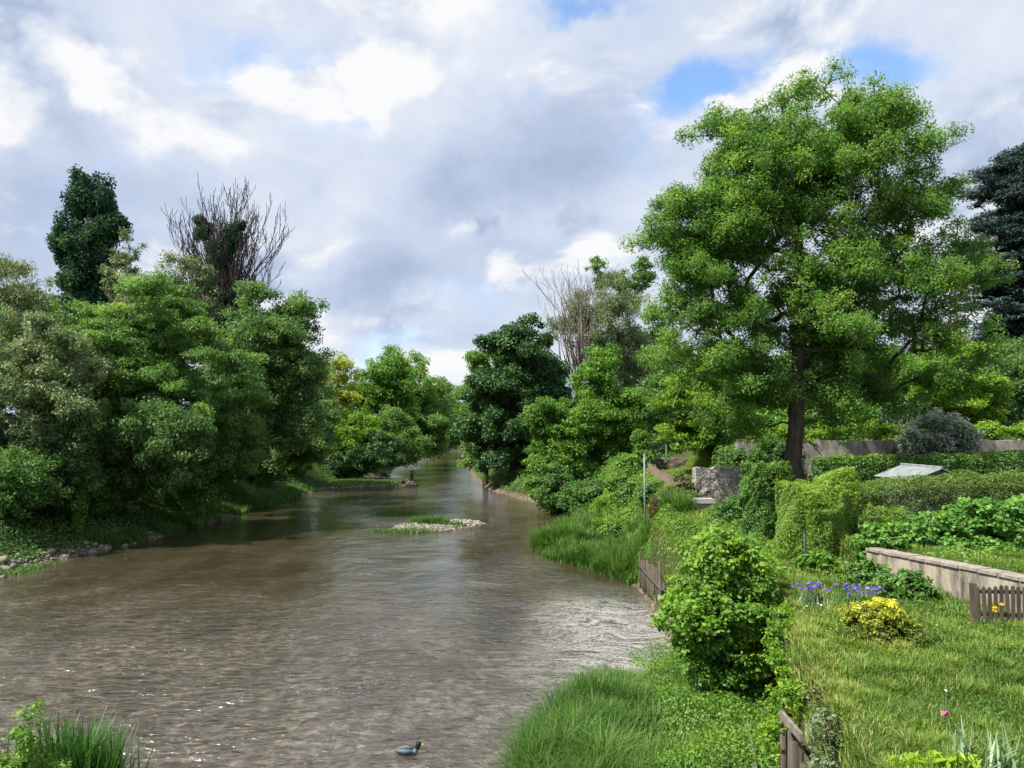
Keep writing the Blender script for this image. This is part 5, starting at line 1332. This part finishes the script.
bush('golden_shrub', 'rounded golden-topped shrub in the middle of the lawn', 'shrub', (6.62, 13.2, gz(6.62, 13.2)),
     [(6.62, 13.2, 3.40, .66, .55, .54), (6.78, 13.1, 3.28, .76, .55, .34), (6.5, 13.3, 3.6, .46, .42, .34)], 'goldbush', 560, .09, 46, .055, .5, 31, tint0=.40, tint_c=.10, tint_out=.20, power=.3, tint_up=.75, stem_r=.015, low=.02)
bush('rose_bush', 'straggly grey-green rose bush at the broken timber wall', 'shrub', (4.15, 9.7, gz(4.3, 9.7)), [(4.22, 9.75, 2.95, .36, .35, .34), (4.12, 9.6, 2.55, .3, .3, .4), (4.55, 9.5, 2.9, .3, .25, .3)],
     'olive', 150, .09, 22, .055, .5, 32, tint0=.25, tint_c=.12, stem_r=.012, low=-.9)
bush('red_leaved_shrub', 'small shrub with reddish young leaves at the lawn edge over the timbers', 'shrub', (4.55, 10.9, 3.0), [(4.6, 10.9, 3.1, .28, .3, .22), (4.45, 10.5, 2.9, .2, .25, .25)],
     'redleaf', 70, .09, 18, .05, .5, 33, stem_r=.01, low=-.9)
bush('edge_shrub', 'yellow-green creeper spilling over the lawn edge beside the big bush', 'shrub', (5.1, 13.4, 3.0), [(5.05, 13.5, 2.85, .42, .7, .33), (4.95, 13.1, 2.35, .35, .5, .5), (5.35, 14.3, 3.05, .4, .5, .25), (4.7, 12.8, 1.9, .3, .4, .5), (5.75, 15.4, 3.0, .35, .5, .3), (5.7, 16.9, 2.9, .4, .6, .4), (4.6, 12.0, 2.75, .22, .4, .2)],
     'lime', 380, .12, 30, .07, .6, 34, tint0=.42, tint_c=.24, stem_r=.015, low=-1.5)
bush('peony', 'pale yellow-green leafy plant at the lower frame edge by the lawn', 'plant', (4.6, 8.0, gz(4.6, 8)), [(4.35, 8.05, 3.30, .30, .25, .16), (4.8, 8.0, 3.33, .33, .25, .17)],
     'lime', 70, .09, 14, .15, .3, 35, tint0=.85, tint_c=.1, stem_r=.01)
bush('dried_shrub', 'rust-brown dried plant standing by the stakes', 'plant', (6.2, 31.6, gz(6.2, 31.6)), [(6.15, 31.6, gz(6.15, 31.6) + .6, .2, .2, .6)], 'rust', 60, .11, 24, .09, .35, 36, stem_r=.015)
bush('red_leaved_shrub', 'sparse reddish-leaved shrub between white pole and stone ruin', 'shrub', (8.3, 35, gz(8.3, 35)), [(8.3, 35, gz(8.3, 35) + .9, .6, .6, .9), (7.6, 35.3, gz(7.6, 35) + .7, .5, .5, .6)], 'redleaf', 160, .2, 34, .11, .5, 37, stem_r=.02)
for i, (x, y, hx_, lb) in enumerate([(8.95, 16.4, .5, 'dark broad-leaved weeds against the rendered wall, nearer clump'), (8.75, 17.9, .45, 'dark broad-leaved weeds against the rendered wall, farther clump'),
                                     (8.2, 19.4, .5, 'pale green seedling shrub between green post and wall end')]):
    z = gz(x, y); bush('weed_clump', lb, 'plant', (x, y, z), [(x, y, z + .3, hx_, .5, .38), (x - .3, y + .2, z + .25, hx_ * .7, .4, .3)], 'hedge' if i < 2 else 'bright', 120, .14, 26, .12, .55, 40 + i, tint0=.4, stem_r=.012)
bush('water_shrub', 'light green leafy shrub at the lower left corner by the water', 'shrub', (-7.9, 11.4, gz(-7.9, 11.4)),
     [(-7.55, 11.5, 2.3, .22, .25, .55), (-7.75, 11.4, 1.75, .42, .35, .45), (-8.05, 11.3, 1.5, .5, .4, .5), (-7.2, 11.6, 1.55, .25, .25, .35)], 'bright', 200, .13, 26, .085, .4, 44, tint0=.62, tint_c=.18, stem_r=.014, low=.1)

# ------------------------------------------------------------------ grass and ground cover (uncountable)
def stuff(name, label, cat, V, Fq, tn, mat):
    return tag(mk(name, V, Fq, M[mat], None, {'tint': tn}), label, cat, kind='stuff')

# lawn
n = 210000
u = R.random(n) ** 1.5
y = 6.8 + u * 17.5; x = xW(y) - .12 + R.random(n) * (np.minimum(.74 * y + 1.2, 14.5) - xW(y))
k = np.hypot(x - 6.6, (y - 13.2) * 1.3) > .45
x, y = x[k], y[k]; n = len(x)
pn = fbm(x * .9 + 3, y * .9, 3); pn2 = fbm(x * 2.7 + 30, y * 2.7 + 8, 2)
tn = .29 + .9 * (pn - .5) + .5 * (pn2 - .5) + .16 * R.normal(size=n)
tall = sst(pn2, .45, .75) * .12 + sst(y, 15, 20) * .12
edge = sst(x - xW(y), .9, 0.0)
H = (.11 + .12 * R.random(n) + tall)
tn = np.where(R.random(n) < .06 + .14 * edge, .9 + .1 * R.random(n), tn)
lawn = blades(np.stack([x, y, ground(x, y) - .02], 1), H, .009 + .0006 * y, tn, .55)
n = 30000                                           # rougher grass up to the hedges and along the path
y = R.uniform(20, 40, n); x = xW(y) + R.random(n) * 7
pn = fbm(x * .7, y * .7 + 20, 3)
rough = blades(np.stack([x, y, ground(x, y) - .02], 1),   .16 + .22 * R.random(n) * pn * 1.6, .03, .40 + .9 * (pn - .5) + .12 * R.normal(size=n), .5)
V, Fq, tn = join([lawn, rough])
stuff('lawn_grass', 'uncut garden lawn with dry seed heads', 'grass', V, Fq, tn, 'grass')
# little bright lawn beside the stone ruin
n = 26000; y = R.uniform(37, 51.6, n); x = R.uniform(9.2, 14, n)
V, Fq, tn = blades(np.stack([x, y, ground(x, y) - .02], 1), .12 + .1 * R.random(n), .04, .55 + .12 * R.normal(size=n), .5)
stuff('mown_grass', 'bright mown grass of the little walled lawn', 'grass', V, Fq, tn, 'grass')

# tall grass of the near lower bank
n = 42000
y = 12.6 + R.random(n) * 9.2; x = xR(y) + .1 + R.random(n) * (xW(y) - xR(y) - .1)
d = x - xR(y); big = sst(3.0 - (x - .09 * (y - 13)), .0, 1.4)
clump = fbm(x * 1.6 + 9, y * 1.6 + 2, 2)
keep = R.random(n) < .35 + .65 * np.maximum(big, .5) * sst(clump, .3, .55)
x, y, big, clump = x[keep], y[keep], big[keep], clump[keep]; n = len(x)
H = .22 + .2 * R.random(n) + big * (.28 + .5 * clump) * R.uniform(.7, 1.15, n)
tn = .40 + .8 * (clump - .5) + .24 * R.normal(size=n) + .25 * (1 - big)
V, Fq, tn = blades(np.stack([x, y, np.maximum(ground(x, y), -.1) - .03], 1), H * (.75 + .5 * fbm(x * 3 + 5, y * 3, 2)), .016 + .008 * (R.random(n) < .2), tn, .6)
stuff('tall_grass', 'tall lush grass on the low near bank beneath the big bush', 'grass', V, Fq, tn, 'sedge')
# grassy tongue reaching into the river
n = 32000; y = R.uniform(33.0, 47, n); x = xR(y) - .3 + R.random(n) ** 1.2 * 5.4
clump = fbm(x * .9 + 3, y * .9 + 2, 2); k = R.random(n) < .3 + 1.2 * clump; x, y, clump = x[k], y[k], clump[k]; n = len(x)
V, Fq, tn = blades(np.stack([x, y, np.maximum(ground(x, y), -.05) - .03], 1), (.25 + 1.0 * sst(clump, .3, .75)) * R.uniform(.6, 1.2, n), .036, .52 + .5 * (clump - .5) + .15 * R.normal(size=n), .5)
stuff('tongue_grass', 'lush grass on the low tongue of land reaching into the river', 'grass', V, Fq, tn, 'sedge')
# grass of the spit, the island tufts, the water weed, the tufts at the left waterline
parts = []
n = 9000; x = R.uniform(-22.5, -13.6, n); y = R.uniform(86.5, 98, n); z = ground(x, y); k = z > .12
x, y, z = x[k], y[k], z[k]; parts.append(blades(np.stack([x, y, z], 1), .18 + .2 * R.random(len(x)), .07, .62 + .14 * R.normal(size=len(x)), .5))
stuff('spit_grass', 'short sunlit grass on the low spit', 'grass', *join(parts), 'sedge')
parts = []
for (cx_, cy_, sr, n, h) in [(-6.5, 53, .5, 500, .6), (-5.4, 52.6, .4, 450, .7), (-4.0, 52.2, .5, 250, .35), (-7.0, 50.0, .8, 420, .35), (-8.6, 50.5, .7, 260, .28), (-9.6, 60.5, .9, 380, .3), (-10.6, 62, 1.2, 400, .25)]:
    x = cx_ + R.normal(0, sr, n); y = cy_ + R.normal(0, sr * .6, n)
    parts.append(blades(np.stack([x, y, np.maximum(ground(x, y), -.04) - .03], 1), h * R.uniform(.5, 1.1, n), .05, .4 + .2 * R.normal(size=n), .5))
stuff('island_grass', 'tufts of grass and water weed on and around the gravel island', 'grass', *join(parts), 'sedge')
parts = []
n = 9000; y = np.concatenate([R.uniform(43, 52, n), R.uniform(52, 84, n)]); x = xL(y) + R.uniform(-1.6, .15, 2 * n); cl = fbm(x * .8, y * .8 + 7, 2); k = cl > .5; x, y, cl = x[k], y[k], cl[k]
parts.append(blades(np.stack([x, y, np.maximum(ground(x, y), 0) - .03], 1), (.3 + .5 * cl) * R.uniform(.6, 1.2, len(x)), .05, .45 + .2 * R.normal(size=len(x)), .5))
n = 900; y = R.normal(36.3, .9, n); x = xL(y) + .3 + R.normal(0, .35, n); parts.append(blades(np.stack([x, y, np.full(n, -.04)], 1), .15 + .15 * R.random(n), .05, .5 + .2 * R.normal(size=n), .5))
stuff('waterline_grass', 'grass tufts along the waterline of the left bank', 'grass', *join(parts), 'under')

def cover(name, label, xy, hfun, L, aspect, mat, tint0, seed, tint_h=.25):
    rg = np.random.default_rng(seed); x, y = xy; n = len(x)
    h = hfun(x, y); u = rg.random(n) ** .55; z = ground(x, y) + h * u
    k = z > .05; x, y, z, u, h = x[k], y[k], z[k], u[k], h[k]; n = len(x)
    e = .25
    gx = (hfun(x + e, y) - hfun(x - e, y) + ground(x + e, y) - ground(x - e, y)) / (2 * e); gy = (hfun(x, y + e) - hfun(x, y - e) + ground(x, y + e) - ground(x, y - e)) / (2 * e)
    nn = np.stack([-gx, -gy, np.full(n, 1.0)], 1); nn = norm(nn) + .6 * rg.normal(size=(n, 3))
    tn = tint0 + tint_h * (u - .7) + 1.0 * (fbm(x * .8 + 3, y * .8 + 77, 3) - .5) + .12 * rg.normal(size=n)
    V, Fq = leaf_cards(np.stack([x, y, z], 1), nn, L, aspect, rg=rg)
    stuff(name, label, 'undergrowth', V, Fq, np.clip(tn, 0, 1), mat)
n = 150000; y = 29 + R.random(n) ** 1.25 * 75; x = xL(y) - .5 - R.random(n) ** 1.1 * 19
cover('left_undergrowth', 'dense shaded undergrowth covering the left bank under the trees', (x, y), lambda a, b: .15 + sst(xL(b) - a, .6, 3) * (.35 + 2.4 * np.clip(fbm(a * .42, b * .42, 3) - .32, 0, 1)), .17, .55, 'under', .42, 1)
n = 26000; y = R.uniform(100, 300, n); x = xL(y) - .3 - R.random(n) * 26
cover('far_left_undergrowth', 'undergrowth along the far left bank', (x, y), lambda a, b: .3 + 3.2 * np.clip(fbm(a * .25, b * .25, 3) - .25, 0, 1), .55, .55, 'under', .5, 2)
n = 52000; y = R.uniform(56, 130, n) ; x = xR(y) + .4 + R.random(n) * 20
cover('right_undergrowth', 'undergrowth under the trees of the right bank', (x, y), lambda a, b: .3 + 2.2 * np.clip(fbm(a * .4 + 9, b * .4, 3) - .3, 0, 1), .26, .55, 'under', .5, 3)
n = 12000; y = R.uniform(130, 330, n); x = xR(y) + .3 + R.random(n) * 30
cover('far_right_undergrowth', 'undergrowth along the far right bank', (x, y), lambda a, b: .4 + 3.0 * np.clip(fbm(a * .3 + 9, b * .3, 3) - .3, 0, 1), .55, .55, 'under', .5, 4)
n = 80000; y = R.uniform(35.5, 58, n); x = xR(y) + 1.2 + 2.0 * (1 - sst(y, 45, 52)) + R.random(n) * np.maximum(.5, 8.7 - xR(y) - 1.2)
k = (x < 9.1) & (x > 3.4) & ((y > 42) | (x > 6.2)); x, y = x[k], y[k]
cover('bank_plants', 'lush nettles and bank plants below the white pole', (x, y), lambda a, b: .2 + 1.9 * np.clip(fbm(a * .7 + 4, b * .7 + 4, 3) - .3, 0, 1) * sst(b, 34, 42) * (1 - .75 * sst(a, 7.4, 8.6)), .13, .55, 'nettle', .45, 5, .4)
n = 60000; y = R.uniform(21, 37, n); x = R.uniform(5.65, 9.3, n)
cover('path_weeds', 'weeds overgrowing the old path between bush and hedges', (x, y), lambda a, b: (.08 + 1.5 * np.clip(fbm(a * .9 + 4, b * .9 + 4, 3) - .35, 0, 1)), .09, .5, 'nettle', .42, 6, .3)
n = 26000; y = R.uniform(12.3, 23, n); x = xW(y) - R.random(n) ** 1.3 * 2.6
cover('shelf_plants', 'low leafy plants at the foot of the garden terrace', (x, y), lambda a, b: .2 + 1.0 * np.clip(fbm(a * .9, b * .9 + 4, 3) - .3, 0, 1), .07, .55, 'nettle', .45, 7, .3)
n = 30000; y = R.uniform(36, 70, n); x = R.uniform(12, 60, n); k = (x > 13 + 0 * y) & (x < .8 * y + 4) ; x, y = x[k], y[k]
cover('terrace_plants', 'rough green cover of the upper terraces', (x, y), lambda a, b: .15 + .7 * np.clip(fbm(a * .5 + 4, b * .5 + 14, 3) - .3, 0, 1), .2, .5, 'hedge', .5, 8, .3)
n = 22000; y = 8 + R.random(n) ** 1.4 * 12; x = xW(y) + .5 + R.random(n) * 6; k = (fbm(x * .7 + 21, y * .7 + 3, 3) + .05 * (x - 7) > .56) & (np.hypot(x - 6.6, (y - 13.2) * 1.3) > .6) & (x < xG(y) - .2); x, y = x[k], y[k]
cover('lawn_weeds', 'patches of darker clover and dock in the uncut lawn', (x, y), lambda a, b: .1 + .22 * fbm(a * 1.5 + 4, b * 1.5 + 4, 2), .05, .7, 'nettle', .3, 10, .3)
n = 14000; y = R.uniform(14, 19.4, n); x = R.uniform(10.0, 14.5, n)
cover('bed_plants', 'low plants in the raised bed behind the rendered wall', (x, y), lambda a, b: .08 + .6 * np.clip(fbm(a * .9 + 4, b * .9 + 24, 3) - .35, 0, 1), .08, .5, 'hedge', .5, 9, .3)
